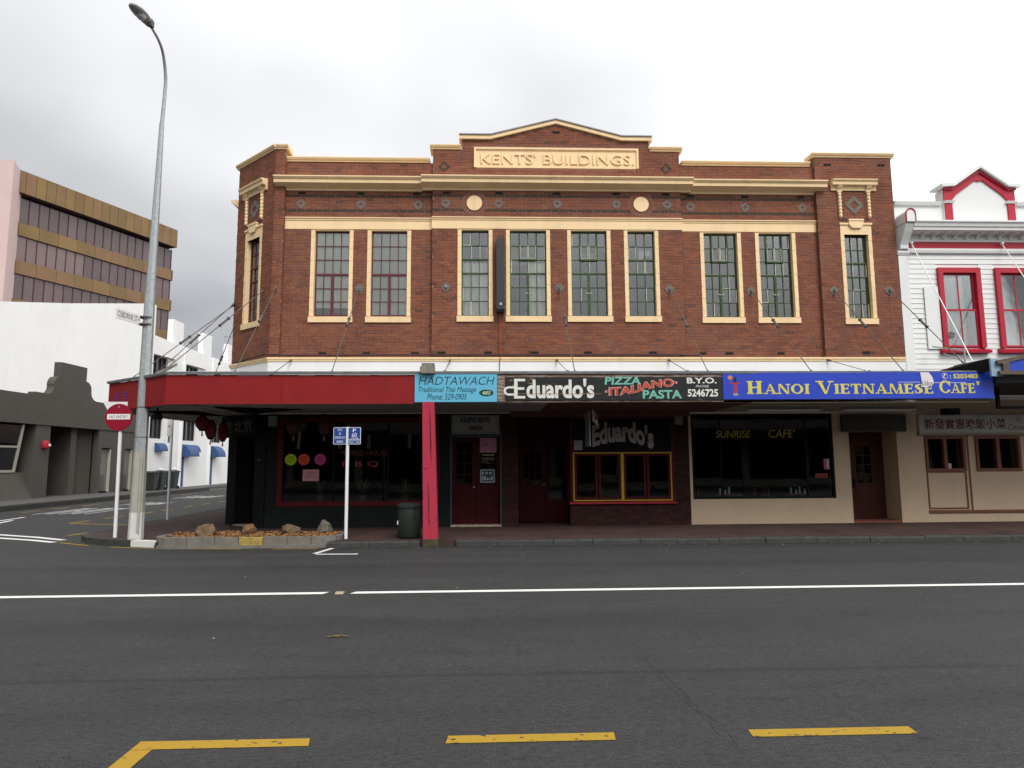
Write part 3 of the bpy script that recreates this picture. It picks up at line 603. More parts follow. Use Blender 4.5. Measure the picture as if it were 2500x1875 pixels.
def window(fr, x0, x1, z0, z1, yf, style, seed, col=None):
    q = random.Random(seed); y = yf + 0.13; col = col or (m_maroon if style == 'A' else m_green)
    f = MB(fr); e = 0.028
    f.box(x0, x0 + e, y - 0.025, y + 0.03, z0, z1); f.box(x1 - e, x1, y - 0.025, y + 0.03, z0, z1); f.box(x0 + e, x1 - e, y - 0.025, y + 0.03, z0, z0 + e); f.box(x0 + e, x1 - e, y - 0.025, y + 0.03, z1 - e, z1)
    xi0, xi1, zi0, zi1 = x0 + e, x1 - e, z0 + e, z1 - e; xm = (xi0 + xi1) / 2
    win = None; g = MB(fr); pu = MB(fr); panes = []
    if style == 'A':
        zt = zi0 + (zi1 - zi0) * 0.492
        f.box(xi0, xi1, y - 0.03, y + 0.03, zt - 0.025, zt + 0.025); f.box(xm - 0.035, xm + 0.035, y - 0.032, y + 0.03, zi0, zt - 0.025)
        for a in (xi0, xm + 0.035): f.box(a, xm - 0.035 if a == xi0 else xi1, y - 0.028, y + 0.02, zi0, zi0 + 0.03)
        bars(g, xi0, xi1, zt + 0.025, zi1, 4, 3, y); bars(g, xi0, xm - 0.035, zi0 + 0.03, zt - 0.025, 2, 3, y); bars(g, xm + 0.035, xi1, zi0 + 0.03, zt - 0.025, 2, 3, y)
        cells = [(xi0 + (xi1 - xi0) * i / 4, xi0 + (xi1 - xi0) * (i + 1) / 4, zt + 0.025 + (zi1 - zt - 0.025) * k / 3, zt + 0.025 + (zi1 - zt - 0.025) * (k + 1) / 3) for i in range(4) for k in range(3)]
        for a, b_ in ((xi0, xm - 0.035), (xm + 0.035, xi1)):
            cells += [(a + (b_ - a) * i / 2, a + (b_ - a) * (i + 1) / 2, zi0 + 0.03 + (zt - 0.055 - zi0) * k / 3, zi0 + 0.03 + (zt - 0.055 - zi0) * (k + 1) / 3) for i in range(2) for k in range(3)]
    else:
        nx = 4 if style == 'B' else 3; nz = 6; dz = (zi1 - zi0) / nz; dx = (xi1 - xi0) / nx
        bars(g, xi0, xi1, zi0, zi1, nx, nz, y, 0.020)
        f.box(xi0, xi1, y - 0.03, y + 0.02, zi0 + 3 * dz - 0.018, zi0 + 3 * dz + 0.018)
        if style == 'B':
            f.box(xm - 0.030, xm + 0.030, y - 0.034, y + 0.02, zi0, zi0 + 3 * dz - 0.018)
            a, b_ = xi0 + dx, xi1 - dx; zb = zi0 + 4 * dz; o_ = 0.05
            for p in (a, b_): f.box(p - 0.018, p + 0.018, y - 0.045, y + 0.02, zb, zi1)
            f.box(a - 0.018, b_ + 0.018, y - 0.06, y + 0.02, zb - 0.022, zb + 0.022)
            pu2 = [(a + 0.018, xm - 0.01, zb + 0.024, zb + dz), (xm + 0.01, b_ - 0.018, zb + 0.024, zb + dz)]
            for p in pu2: putty(pu, p[0], p[1], p[2], p[3], y - 0.012, 'lrb')
            hz = zi0 + 1.55 * dz
            for s in (-1, 1): pu.tube([(xm + s * 0.02, y - 0.05, hz), (xm + s * 0.05, y - 0.06, hz + 0.02), (xm + s * 0.075, y - 0.05, hz)], 0.011, 6)
        else:
            f.box(xi0, xi1, y - 0.035, y + 0.02, zi0 + 4 * dz - 0.022, zi0 + 4 * dz + 0.022)
        cells = [(xi0 + dx * i, xi0 + dx * (i + 1), zi0 + dz * k, zi0 + dz * (k + 1)) for i in range(nx) for k in range(nz)]
        for c in cells:
            if col is m_green and q.random() < 0.42: putty(pu, c[0] + 0.009, c[1] - 0.009, c[2] + 0.01, c[3] - 0.01, y, q.choice(['l', 'r', 'lr', 'b', 'rb', 'l']))
    win = f.build('window', col, BB)
    g.build('glazing_bar', col, win)
    if pu.f: kind(pu.build('putty_line', m_putty, win), 'stuff')
    for c in cells: pane(fr, c[0], c[1], c[2], c[3], y + 0.001, win, tilt=0.2 if style == 'A' else 0.4)
    surround(fr, x0, x1, z0, z1, yf, win)
    return win
def curtain(fr, x0, x1, z0, z1, y, parent, mat, folds=9, amp=0.02, lean=0.0):
    b = MB(fr); n = folds * 6
    a = [(x0 + (x1 - x0) * i / n, y + amp * math.sin(2 * PI * i / 6) + amp * 0.5 * math.sin(i * 0.7), z0) for i in range(n + 1)]
    t = [(p[0] + lean * (1 - i / n), p[1], z1 + 0.012 * math.sin(i * 0.9)) for i, p in enumerate(a)]
    for i in range(n): b.add([a[i], a[i + 1], t[i + 1], t[i]], [(0, 1, 2, 3)])
    return b.build('curtain', mat, parent, smooth=True)
m_blind = M('roller_blind', (0.86, 0.88, 0.74), 0.9, 0.04); m_blind2 = M('grey_blind', (0.60, 0.63, 0.58), 0.9, 0.05)
m_curt = M('net_curtain', (0.88, 0.86, 0.79), 0.9, 0.10, 5, stretch=(6, 1, 0.6))
wins = []
for i, (a, b_, bay, st) in enumerate(WIN): wins.append(window(FM, a, b_, ZS, ZH, YP if bay == 'C' else YR, st, 30 + i))
MB().box(-4.57, -3.66, 17.335, 17.34, 5.80, 7.85).build('blind', m_blind, wins[0]); MB().box(-3.09, -2.14, 17.335, 17.34, 5.58, 7.85).build('blind', m_blind2, wins[1])
curtain(FM, -0.70, 0.02, 5.56, 7.03, 17.27, wins[2], m_curt, 7)
curtain(FM, 1.10, 1.54, 5.56, 7.03, 17.27, wins[3], m_curt, 5); MB().box(0.58, 1.5, 17.35, 17.36, 7.02, 7.035).build('curtain_rod', m_putty, wins[3])
for x0_, c_ in ((2.47, (0.10, 0.28, 0.42)), (2.70, (0.45, 0.24, 0.12))): MB().box(x0_, x0_ + 0.2, 17.40, 17.42, 7.14, 7.36).build('picture_card', M('card%d' % int(x0_ * 100), c_, 0.8), wins[4])
MB().box(4.10, 4.42, 17.36, 17.42, 7.16, 7.42).build('paper_sheet', m_signw, wins[5]); MB().box(4.22, 4.38, 17.33, 17.355, 7.13, 7.25).build('black_bag', m_black, wins[5])
# ornate bay: window with hood, rope columns and tile panel (used on the end pier and on the splayed corner)
def ornate(fr, xc, yf, seed, col=None):
    w = window(fr, xc - 0.33, xc + 0.33, 5.50, 7.80, yf, 'C', seed, col)
    b = MB(fr); b.box(xc - 0.43, xc + 0.43, yf - 0.02, yf + 0.15, 7.80, 8.07); b.box(xc - 0.45, xc + 0.45, yf - 0.05, yf + 0.05, 8.07, 8.12); b.build('window_head', m_cream, w)
    b = MB(fr); b.prism_y([(xc - 0.20, 8.22), (xc + 0.20, 8.22), (xc + 0.20, 8.08), (xc + 0.16, 8.02), (xc + 0.11, 7.97), (xc - 0.11, 7.97), (xc - 0.16, 8.02), (xc - 0.20, 8.08)], yf - 0.075, yf + 0.02); b.box(xc - 0.21, xc + 0.21, yf - 0.09, yf, 8.17, 8.22); b.build('keystone', m_cream, w)
    pn = MB(fr).box(xc - 0.36, xc + 0.36, yf - 0.010, yf + 0.02, 8.20, 9.03).build('tile_panel', m_brick_dark, BB)
    b = MB(fr)
    for a in (-0.35, 0.30): b.box(xc + a, xc + a + 0.05, yf - 0.016, yf, 8.26, 9.02)
    for k in range(9):
        z = 8.27 + k * 0.083
        b.box(xc - 0.29, xc + 0.29, yf - 0.013 - 0.001 * (k % 2), yf, z, z + 0.072)
    b.t = [((i // 6) * 0.37) % 0.8 for i in range(len(b.f))]
    b.build('panel_brick', m_brick, pn, tint=True)
    diamond(fr, xc, 8.63, yf - 0.012, 0.27, m_slate, 'diamond_tile', 0.13, pn)
    hd_ = MB(fr); hd_.prism_x([(yf + 0.02, 9.03), (yf - 0.05, 9.03), (yf - 0.06, 9.14), (yf - 0.15, 9.16), (yf - 0.155, 9.24), (yf - 0.19, 9.27), (yf - 0.20, 9.31), (yf + 0.02, 9.34)], xc - 0.62, xc + 0.62); h = hd_.build('hood', m_cream, BB)
    for s in (-1, 1):
        cx = xc + s * 0.40
        b = MB(fr); b.prism_x([(yf, 8.98), (yf - 0.06, 8.98), (yf - 0.07, 9.05), (yf - 0.11, 9.10), (yf - 0.14, 9.158), (yf, 9.158)], cx - 0.065, cx + 0.065); b.build('corbel', m_cream, h)
        b = MB(fr); n = 7
        prof = []
        for k in range(n):
            z = 8.27 + k * 0.1; prof += [(0.032, z), (0.050, z + 0.03), (0.050, z + 0.07), (0.032, z + 0.098)]
        b.lathe((cx, yf - 0.035, 0), prof, 10); b.box(cx - 0.03, cx + 0.03, yf - 0.02, yf + 0.01, 8.25, 8.98); b.build('rope_column', m_cream, h, smooth=True)
    return w
m_brick_dark = M('panel_mortar', (0.07, 0.05, 0.045), 0.9, 0.2)
ornate(FM, 9.965, YP, 60); wk = ornate(CH, UC, 0.0, 61, m_maroon)
MB(CH).box(UC - 0.33, UC + 0.33, 0.30, 0.32, 5.5, 7.8).build('blind', m_blind, wk)
# dim rooms behind the upper windows
b = MB(); b.box(-5.3, 10.9, 20.4, 20.5, 4.5, 9.1); b.box(-5.3, 10.9, 17.62, 20.4, 4.42, 4.48); b.box(-5.3, 10.9, 17.62, 20.4, 8.6, 8.66); b.box(-5.35, -5.3, 17.62, 20.4, 4.5, 8.6)
for x in (-1.5, 5.2, 8.9): b.box(x - 0.05, x + 0.05, 17.62, 20.4, 4.5, 8.6)
b.build('upper_room', m_mid, BB)
b = MB(); b.tube([(-7.0, 18.24, 4.46), (-5.7, 16.98, 4.52), (-5.2, 17.10, 4.51), (-1.4, 17.0, 4.50), (5.0, 17.0, 4.50), (5.6, 17.12, 4.50)], 0.022, 6); b.build('conduit', M('conduit_brown', (0.05, 0.022, 0.02), 0.6), BB)

# ------------------------------------------------------------------ ground-floor shopfronts (parts of the brick building)
YG = 17.08
ZF = 0.12
def frame_rect(b, x0, x1, z0, z1, y0, y1, w):
    b.box(x0, x0 + w, y0, y1, z0, z1); b.box(x1 - w, x1, y0, y1, z0, z1); b.box(x0 + w, x1 - w, y0, y1, z0, z0 + w); b.box(x0 + w, x1 - w, y0, y1, z1 - w, z1)
# corner shop: dark walls, splayed door, red-framed window
b = MB(); wall(b, -5.60, -1.02, ZF, 2.98, YG, 17.35, [(-5.30, -1.25, 0.70, 2.86)])
b.fr = CH; wall(b, 0, CHL - 0.03, ZF, 2.98, 0.02, 0.30, [(0.45, 1.40, ZF, 2.56)]); b.fr = FM
b.box(-1.02, -0.97, YG, 17.5, ZF, 2.98); b.build('corner_shop_wall', m_gblack, BB)
b = MB(); frame_rect(b, -5.32, -1.24, 0.66, 2.88, YG - 0.03, 17.2, 0.12)
cw = b.build('corner_shop_window', m_redf, BB)
b = MB()
for x in (-3.92, -2.55): b.box(x - 0.02, x + 0.02, YG + 0.02, 17.16, 0.78, 2.76)
b.build('mullion', m_black, cw)
for a, c in ((-5.20, -3.94), (-3.90, -2.57), (-2.53, -1.36)): pane(FM, a, c, 0.78, 2.76, 17.14, cw, m_sglass, 0.1)
for x, col, n in ((-5.0, (0.36, 0.56, 0.012), 'lime'), (-4.67, (0.62, 0.07, 0.03), 'orange'), (-4.26, (0.50, 0.05, 0.22), 'magenta')):
    st = MB().disc_y(x, 1.83, 0.145, 17.10, 17.104, 32).build('round_sticker', M('sticker_' + n, col, 0.6, 0.05), cw)
    b = MB(); rq = random.Random(int(x * 100))
    for k in range(4):
        w_ = (0.05, 0.09, 0.1, 0.07)[k]; b.box(x - w_, x + w_ * rq.uniform(.5, 1), 17.097, 17.10, 1.90 - k * 0.05, 1.912 - k * 0.05)
    b.build('print', M('sticker_ink_' + n, tuple(c * 0.3 for c in col), 0.7), st)
st = MB().box(-4.69, -4.28, 17.10, 17.104, 1.29, 1.58).build('pink_notice', M('pink_paper', (0.52, 0.25, 0.26), 0.8, 0.04), cw)
b = MB()
for k, (u, v) in enumerate(((-4.57, -4.40), (-4.61, -4.37), (-4.63, -4.34))): b.box(u, v, 17.097, 17.10, 1.49 - k * 0.06, 1.505 - k * 0.06)
b.build('print', M('pink_ink', (0.22, 0.10, 0.10), 0.8), st)
text(cw, 'PEKING HOUSE', FM, -3.75, -2.55, 1.92, 2.06, 17.125, M('dull_red_letters', (0.12, 0.03, 0.025), 0.6), 0.002)
text(cw, 'B B Q', FM, -3.70, -2.80, 1.62, 1.78, 17.125, M('red_letters', (0.32, 0.05, 0.04), 0.6), 0.002)
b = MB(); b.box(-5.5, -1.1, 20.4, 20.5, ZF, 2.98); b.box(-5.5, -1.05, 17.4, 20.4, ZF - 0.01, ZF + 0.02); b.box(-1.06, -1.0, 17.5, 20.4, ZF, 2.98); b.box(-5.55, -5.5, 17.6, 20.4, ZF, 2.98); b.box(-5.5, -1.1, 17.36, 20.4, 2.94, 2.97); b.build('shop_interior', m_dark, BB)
# indoor plants behind that window
lv = random.Random(4)
for x, n in ((-4.4, 26), (-3.3, 34), (-2.2, 22)):
    p = thing('potted_plant', 'leafy pot plant %s behind the red-framed corner window' % {-4.4: 'at the left', -3.3: 'in the middle', -2.2: 'at the right'}[x], 'plant', (x, 17.75, 0.75), 'plants behind the corner window')
    MB().box(x - .13, x + .13, 17.62, 17.88, 0.13, 0.75).build('stand', m_dark, p)
    MB().lathe((x, 17.75, 0.75), [(0.09, 0), (0.12, 0.16)], 12).build('pot', M('pot_clay', (0.10, 0.06, 0.05), 0.7), p)
    b = MB()
    for i in range(n):
        a = lv.uniform(0, 6.28); r = lv.uniform(.05, .22); h = lv.uniform(.1, .5); c = Vector((x, 17.75, .9)); t = c + Vector((math.cos(a) * r, math.sin(a) * r, h)); s = Vector((-math.sin(a), math.cos(a), 0)) * 0.05
        b.poly([c, (c + t) / 2 + s, t, (c + t) / 2 - s])
    b.build('leaves', M('plant_leaf', (0.05, 0.11, 0.045), 0.6, 0.3), p)
for x, q in ((-4.05, 'left'), (-3.25, 'middle'), (-2.15, 'right')):
    p = thing('pendant_lamp', 'unlit pale tube pendant, %s of three inside the corner shop' % q, 'lamp', (x, 18.3, 2.95), 'pendants inside the corner shop'); MB().tube([(x, 18.3, 2.95), (x, 18.3, 2.5)], .006, 5).build('flex', m_black, p); MB().lathe((x, 18.3, 2.12), [(.045, 0), (.055, .03), (.055, .36), (.03, .39)], 12).build('shade', M('pendant_glass', (.55, .56, .5), .5), p, smooth=True)
b = MB(); b.prism_y([(-4.90, 2.10), (-4.82, 2.10), (-4.80, 2.55), (-4.86, 2.55)], 17.24, 17.245); b.build('hanging_strip', M('strip_yellow', (.55, .48, .25), .8, .3, 12), cw)
# dark doorway of the splayed corner
b = MB(CH); b.box(0.40, 1.45, 0.55, 0.60, ZF, 2.56); b.build('corner_door', m_black, BB); MB(CH).box(0.45, 1.40, 0.0, 0.3, ZF, ZF + 0.03).build('doorstep', M('step_cream', (0.40, 0.34, 0.22), 0.8), BB)
text(BB, '485', CH, 1.55, 1.72, 1.80, 1.86, 0.018, M('tin_numbers', (0.12, 0.12, 0.11), 0.6), 0.003, name='street_number')
# double doors
b = MB(); b.box(-0.97, -0.92, YG - 0.02, 17.4, ZF, 2.94); b.box(0.30, 0.35, YG - 0.02, 17.4, ZF, 2.94); b.box(-0.92, 0.30, YG, 17.3, 2.37, 2.47); b.box(-0.92, 0.30, 17.3, 17.32, 2.47, 2.98); b.build('door_frame', M('blue_black_frame', (0.03, 0.04, 0.055), 0.5), BB)
MB().box(-0.95, 0.33, YG - 0.05, 17.4, ZF, ZF + 0.05).build('doorstep', M('tile_step', (0.34, 0.29, 0.22), 0.7, 0.4, 20, stretch=(1, 1, 1)), BB)
for x0 in (-0.92, -0.305):
    x1 = x0 + 0.605; b = MB(); y = 17.22
    wall(b, x0, x1, 0.17, 2.37, y, y + 0.045, [(x0 + 0.10, x1 - 0.10, 1.15, 2.25)])
    d = b.build('door', m_ddoor, BB)
    b = MB(); bars(b, x0 + 0.10, x1 - 0.10, 1.15, 2.25, 2, 4, y + 0.02, 0.025, 0.01); b.build('glazing_bar', m_ddoor, d)
    for i in range(2):
        for k in range(4): pane(FM, x0 + .10 + .2025 * i, x0 + .10 + .2025 * (i + 1), 1.15 + .275 * k, 1.15 + .275 * (k + 1), y + 0.025, d, m_sglass, 0.2)
    b = MB(); frame_rect(b, x0 + 0.14, x1 - 0.14, 0.38, 0.95, y - 0.012, y + 0.01, 0.02); b.build('raised_panel', m_ddoor, d)
    if x0 < -0.5: MB().lathe((x1 - 0.05, y - 0.03, 1.08), [(0.015, 0), (0.025, 0.02), (0.015, 0.04)], 10).build('handle', m_galv, d)
    else:
        po = MB().box(x0 + .09, x0 + .52, y - .012, y - .004, 1.98, 2.36).build('pink_poster', M('pink_poster', (0.40, 0.17, 0.24), 0.7, 0.15, 6), d)
        text(po, 'Ha', FM, x0 + .14, x0 + .30, 2.14, 2.25, y - .012, M('poster_ink', (0.06, 0.05, 0.06), .7), 0.001, shear=0.3)
        b = MB(); rq = random.Random(9)
        b.box(x0 + .15, x0 + .46, y - .012, y - .004, 1.90, 1.94)
        for k, (u, v, w_) in enumerate(((.12, .49, .016), (.12, .48, .01), (.13, .28, .012), (.2, .4, .006))): b.box(x0 + u, x0 + v, y - .008, y - .004, 1.83 - .04 * k, 1.83 + w_ - .04 * k)
        b.build('notice_strips', M('yellow_strip', (0.24, 0.22, 0.13), .8), d)
        po = MB().box(x0 + .10, x0 + .47, y - .012, y - .004, 1.22, 1.55).build('blue_poster', M('navy_poster', (0.03, 0.05, 0.10), .6), d)
        b = MB(); rq = random.Random(2)
        frame_rect(b, x0 + .10, x0 + .47, 1.22, 1.55, y - .016, y - .012, .02)
        for k in range(3): b.prism_y([(x0 + .16 + .1 * k + .03 * math.cos(a), 1.46 + .035 * math.sin(a)) for a in [i * PI / 5 for i in range(10)]], y - .0155, y - .012)
        for k in range(5): b.box(x0 + .14 + .06 * k, x0 + .18 + .06 * k, y - .015, y - .012, 1.28, 1.28 + rq.uniform(.05, .1))
        b.build('print', M('poster_white', (0.42, 0.44, 0.44), .7), po)
sg = tag(MB().box(-0.93, 0.28, YG - 0.06, YG + 0.02, 2.46, 2.93).build('door_sign', M('grey_lightbox', (0.30, 0.31, 0.28), .5)), 'grey lettered signboard above the dark red double doors', 'sign')
b = MB(); frame_rect(b, -0.90, 0.25, 2.485, 2.905, YG - 0.064, YG - 0.06, 0.012); b.build('border', M('sign_border', (0.12, 0.13, 0.12), .6), sg)
text(sg, 'suncern', FM, -0.72, 0.05, 2.74, 2.875, YG - 0.06, M('navy_ink', (0.018, 0.020, 0.035), .6), .003, bold=.02)
b = MB(); rq = random.Random(12)
for k in range(14):
    x = -0.50 + k * 0.026; b.box(x, x + .013, YG - .063, YG - .06, 2.53 + rq.uniform(0, .03), 2.64 + rq.uniform(0, .045))
for k in range(5): b.box(-.49 + k * .07, -.45 + k * .07, YG - .066, YG - .063, 2.57 + rq.uniform(0, .07), 2.59 + rq.uniform(.0, .07))
b.build('seal_lettering', MATS['navy_ink'], sg)
# dark brick piers and recessed entrance beside the restaurant
db = MB()
bk = MB(); bk.box(0.36, 0.76, YG, 17.35, ZF, 2.98); bk.box(4.77, 5.19, YG, 17.35, ZF, 2.98); bk.box(2.09, 4.77, YG + 0.01, 17.35, ZF, 0.66); bk.box(0.72, 0.76, 17.35, 18.0, ZF, 2.98)
dw = bk.build('dark_brick_wall', m_dbrick, BB)
bricks(db, 0.36, 0.76, ZF, 2.98, YG, (), None, None, 40, ()); bricks(db, 4.77, 5.19, ZF, 2.98, YG, (), None, None, 41, ()); bricks(db, 2.09, 4.77, ZF, 0.66, YG + 0.01, (), None, None, 42, ())
kind(db.build('brick_mass', m_dbrick, dw, fix=False, tint=True), 'stuff')
b = MB(); b.box(0.76, 2.12, 18.02, 18.12, 2.16, 2.98); b.box(0.76, 0.82, 17.98, 18.06, ZF, 2.16); b.box(1.55, 1.62, 17.98, 18.06, ZF, 2.98); b.box(1.62, 2.12, 17.98, 18.06, ZF, 0.74); b.box(2.06, 2.12, 17.35, 18.0, 0.72, 2.98)
b.build('entrance_frame', m_ddoor, BB)
b = MB(); wall(b, 0.83, 1.54, 0.15, 2.14, 18.0, 18.045, [(0.95, 1.42, 1.12, 2.02)]); d = b.build('door', m_ddoor, BB)
b = MB(); bars(b, .95, 1.42, 1.12, 2.02, 3, 3, 18.02, .025, .01); b.build('glazing_bar', m_ddoor, d)
for i in range(3):
    for k in range(3): pane(FM, .95 + .1567 * i, .95 + .1567 * (i + 1), 1.12 + .3 * k, 1.42 + .3 * k, 18.03, d, m_sglass, .2)
b = MB(); frame_rect(b, .93, 1.15, .35, .9, 17.99, 18.01, .02); frame_rect(b, 1.22, 1.44, .35, .9, 17.99, 18.01, .02); b.build('raised_panel', m_ddoor, d)
MB().lathe((1.49, 17.95, 1.10), [(.012, 0), (.028, .02), (.028, .04), (.012, .06)], 12).build('handle', M('brass', (.5, .33, .12), .35, metal=.8), d)
pane(FM, 1.62, 2.06, .74, 2.9, 18.03, BB, m_sglass, .1, 'side_pane')
# restaurant window
b = MB(); b.box(2.10, 2.17, YG - .02, 17.2, .70, 2.88); b.box(4.72, 4.79, YG - .02, 17.2, .70, 2.88); b.box(2.17, 4.72, YG - .02, 17.2, 2.83, 2.88)
rw = b.build('restaurant_window', m_redf, BB)
MB().prism_x([(YG - .07, .665), (YG - .07, .71), (17.2, .73), (17.2, .665)], 2.07, 4.80).build('sill', M('bright_red_sill', (.36, .02, .035), .5), rw)
b = MB(); frame_rect(b, 2.172, 4.718, .735, 1.97, YG - .015, 17.16, .028); b.box(3.405, 3.475, YG - .018, 17.16, .763, 1.942); b.build('yellow_frame', M('yellow_paint', (.50, .33, .02), .5), rw)
for x0, x1 in ((2.21, 2.80), (2.83, 3.40), (3.48, 4.05), (4.08, 4.69)):
    b = MB(); frame_rect(b, x0, x1, .77, 1.935, YG - .005, 17.14, .055); c = b.build('casement', m_redf, rw); pane(FM, x0 + .055, x1 - .055, .825, 1.88, 17.11, c, m_sglass, .3)
MB().box(2.172, 4.718, YG + .0, YG + .02, 1.972, 2.83).build('painted_fascia_pane', m_black, rw)
def arch(u, q, x, z): return (x, z + .13 * math.sin(PI * min(1, u * 1.1)) - .10 * max(0, u - .75) * 2)
text(rw, "Eduardo's", FM, 2.68, 4.28, 2.10, 2.68, YG, M('grey_white_letters', (.33, .315, .30), .7), .003, bold=.045, warp=arch)
MB().box(2.20, 2.42, YG - .006, YG, 2.03, 2.28).build('menu_card', M('menu_grey', (.25, .26, .25), .7), rw)
text(BB, 'E', FM, 1.72, 1.86, 2.30, 2.62, 18.026, M('dim_letters', (.16, .16, .15), .7), .002)
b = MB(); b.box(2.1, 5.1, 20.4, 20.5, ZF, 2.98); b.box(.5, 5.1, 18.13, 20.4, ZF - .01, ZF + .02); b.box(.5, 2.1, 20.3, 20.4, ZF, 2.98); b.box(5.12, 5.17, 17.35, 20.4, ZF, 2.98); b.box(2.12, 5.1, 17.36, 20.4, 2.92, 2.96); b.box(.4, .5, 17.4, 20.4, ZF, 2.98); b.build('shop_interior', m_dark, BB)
for x, q in ((2.95, 'left'), (4.3, 'right')):
    t = thing('dining_table', 'dark dining table in the %s half of the yellow-divided window' % q, 'table', (x, 18.1, ZF)); MB().box(x - .4, x + .4, 17.75, 18.45, .72, .75).build('table_top', m_bdoor, t); MB().box(x - .04, x + .04, 18.06, 18.14, ZF, .72).build('leg', m_black, t)
# cafe with beige walls
b = MB(); wall(b, 5.19, 9.42, ZF, 2.98, YG, 17.35, [(5.26, 9.0, .76, 2.95)]); b.box(10.70, 11.42, YG, 17.35, ZF, 2.98); b.box(9.42, 10.70, YG, 17.35, 2.47, 2.98)
b.box(10.70, 10.78, 17.35, 17.98, ZF, 2.98); b.box(9.35, 9.42, 17.35, 17.98, ZF, 2.98); b.build('cafe_wall', m_beige, BB)
b = MB(); frame_rect(b, 5.262, 8.998, .762, 2.948, YG + .02, 17.2, .05); b.box(6.02, 6.05, YG + .05, 17.18, .81, 2.9); b.box(8.28, 8.31, YG + .05, 17.18, .81, 2.9); kw = b.build('cafe_window', m_black, BB)
for a, c in ((5.31, 6.02), (6.05, 8.28), (8.31, 8.95)): pane(FM, a, c, .81, 2.9, 17.15, kw, m_sglass, .1)
m_ylet = M('yellow_green_letters', (.40, .34, .09), .6)
text(kw, 'SUNRISE', FM, 5.93, 6.84, 2.33, 2.52, 17.13, m_ylet, .003, shear=.12); text(kw, "CAFE'", FM, 7.32, 8.02, 2.33, 2.54, 17.13, m_ylet, .003, shear=.12)
for k, c in enumerate(((.42, .08, .12), (.40, .36, .38))): MB().box(8.74 + .075 * k, 8.81 + .075 * k, 17.13, 17.135, 1.50, 1.77).build('window_sticker', M('sticker_rw%d' % k, c, .7, .3, 30), kw)
MB().box(8.50, 8.83, 17.13, 17.135, 1.28, 1.40).build('closed_card', M('closed_red', (.14, .025, .02), .7, .3, 30), kw)
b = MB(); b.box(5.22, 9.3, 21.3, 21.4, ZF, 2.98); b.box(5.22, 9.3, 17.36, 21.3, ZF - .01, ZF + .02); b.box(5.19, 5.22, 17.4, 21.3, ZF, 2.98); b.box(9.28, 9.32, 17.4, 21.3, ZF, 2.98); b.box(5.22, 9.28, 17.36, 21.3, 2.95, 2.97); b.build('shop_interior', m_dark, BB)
m_china = M('white_china', (.75, .75, .72), .3, .02)
for x, q in ((6.5, 'left'), (8.45, 'right')):
    t = thing('cafe_table', 'small brown cafe table at the %s of the cafe window' % q, 'table', (x, 18.2, ZF), 'tables inside the cafe')
    MB().box(x - .38, x + .38, 17.9, 18.5, .80, .84).build('table_top', m_btrim, t); MB().box(x - .03, x + .03, 18.17, 18.23, ZF + .03, .8).build('leg', m_black, t); MB().box(x - .2, x + .2, 18.0, 18.4, ZF + .02, ZF + .05).build('foot', m_black, t)
    for k, (dx, h, r) in enumerate(((-.22, .16, .035), (-.08, .12, .03), (.02, .19, .033), (.16, .13, .035))):
        if q == 'left' and k == 3: continue
        tag(MB().lathe((x + dx, 18.0, .84), [(r * .8, 0), (r, .02), (r * .8, h * .6), (r * .6, h)], 10).build('condiment_jar', m_china), '%s of the white jars on the %s cafe table' % (('leftmost', 'second from left', 'third from left', 'rightmost')[k], q), 'jar', 'white jars on the cafe tables')
    for s in (-1, 1):
        ch = thing('cafe_chair', 'dark chair %s of the %s cafe table' % ('left' if s < 0 else 'right', q), 'chair', (x + s * .62, 18.3, ZF), 'chairs inside the cafe'); cx = x + s * .62
        MB().box(cx - .2, cx + .2, 18.1, 18.5, .52, .56).build('seat', m_btrim, ch); MB().box(cx + s * .17 - .015, cx + s * .17 + .015, 18.1, 18.5, .6, 1.0).build('backrest', m_btrim, ch)
        for lx in (-.17, .17):
            for ly in (18.13, 18.47): MB().box(cx + lx - .015, cx + lx + .015, ly - .015, ly + .015, ZF + .02, .52).build('leg', m_black, ch)
# recessed cafe door
b = MB(); wall(b, 9.75, 10.50, .18, 2.44, 17.72, 17.765, [(9.93, 10.34, 1.12, 2.1)]); d = b.build('door', m_bdoor, BB)
b = MB(); bars(b, 9.93, 10.34, 1.12, 2.1, 2, 4, 17.74, .03, .01); b.build('glazing_bar', m_bdoor, d)
for i in range(2):
    for k in range(4): pane(FM, 9.93 + .205 * i, 9.93 + .205 * (i + 1), 1.12 + .245 * k, 1.12 + .245 * (k + 1), 17.75, d, m_sglass, .2)
b = MB(); frame_rect(b, 9.95, 10.32, .4, .9, 17.708, 17.73, .02); b.build('raised_panel', m_bdoor, d); b = MB(); b.box(9.80, 9.84, 17.66, 17.72, 1.0, 1.25); b.build('handle', m_black, d)
b = MB(); b.box(9.42, 9.75, 17.74, 17.8, ZF, 2.47); b.box(10.50, 10.70, 17.74, 17.8, ZF, 2.47); b.box(9.75, 10.5, 17.74, 17.8, 2.44, 2.47); b.build('door_side_panel', m_bdoor, BB)
MB().box(9.42, 10.70, YG + .02, 17.8, ZF, ZF + .05).build('doorstep', M('brick_red_step', (.20, .07, .045), .8, .2), BB)
sg = tag(MB().box(9.22, 10.92, YG - .10, YG + .0, 2.47, 2.91).build('cafe_door_sign', M('dark_grey_board', (.045, .045, .042), .7, .15)), 'dark grey board with dim characters over the beige cafe doorway', 'sign')
text(sg, '新發茶餐廳', FM, 9.42, 10.78, 2.60, 2.80, YG - .10, M('dim_characters', (.085, .08, .075), .7), .003)
MB().tube([(10.705, 17.55, 1.0), (10.705, 17.55, 1.6)], .006, 6).build('switch_wire', m_black, BB)

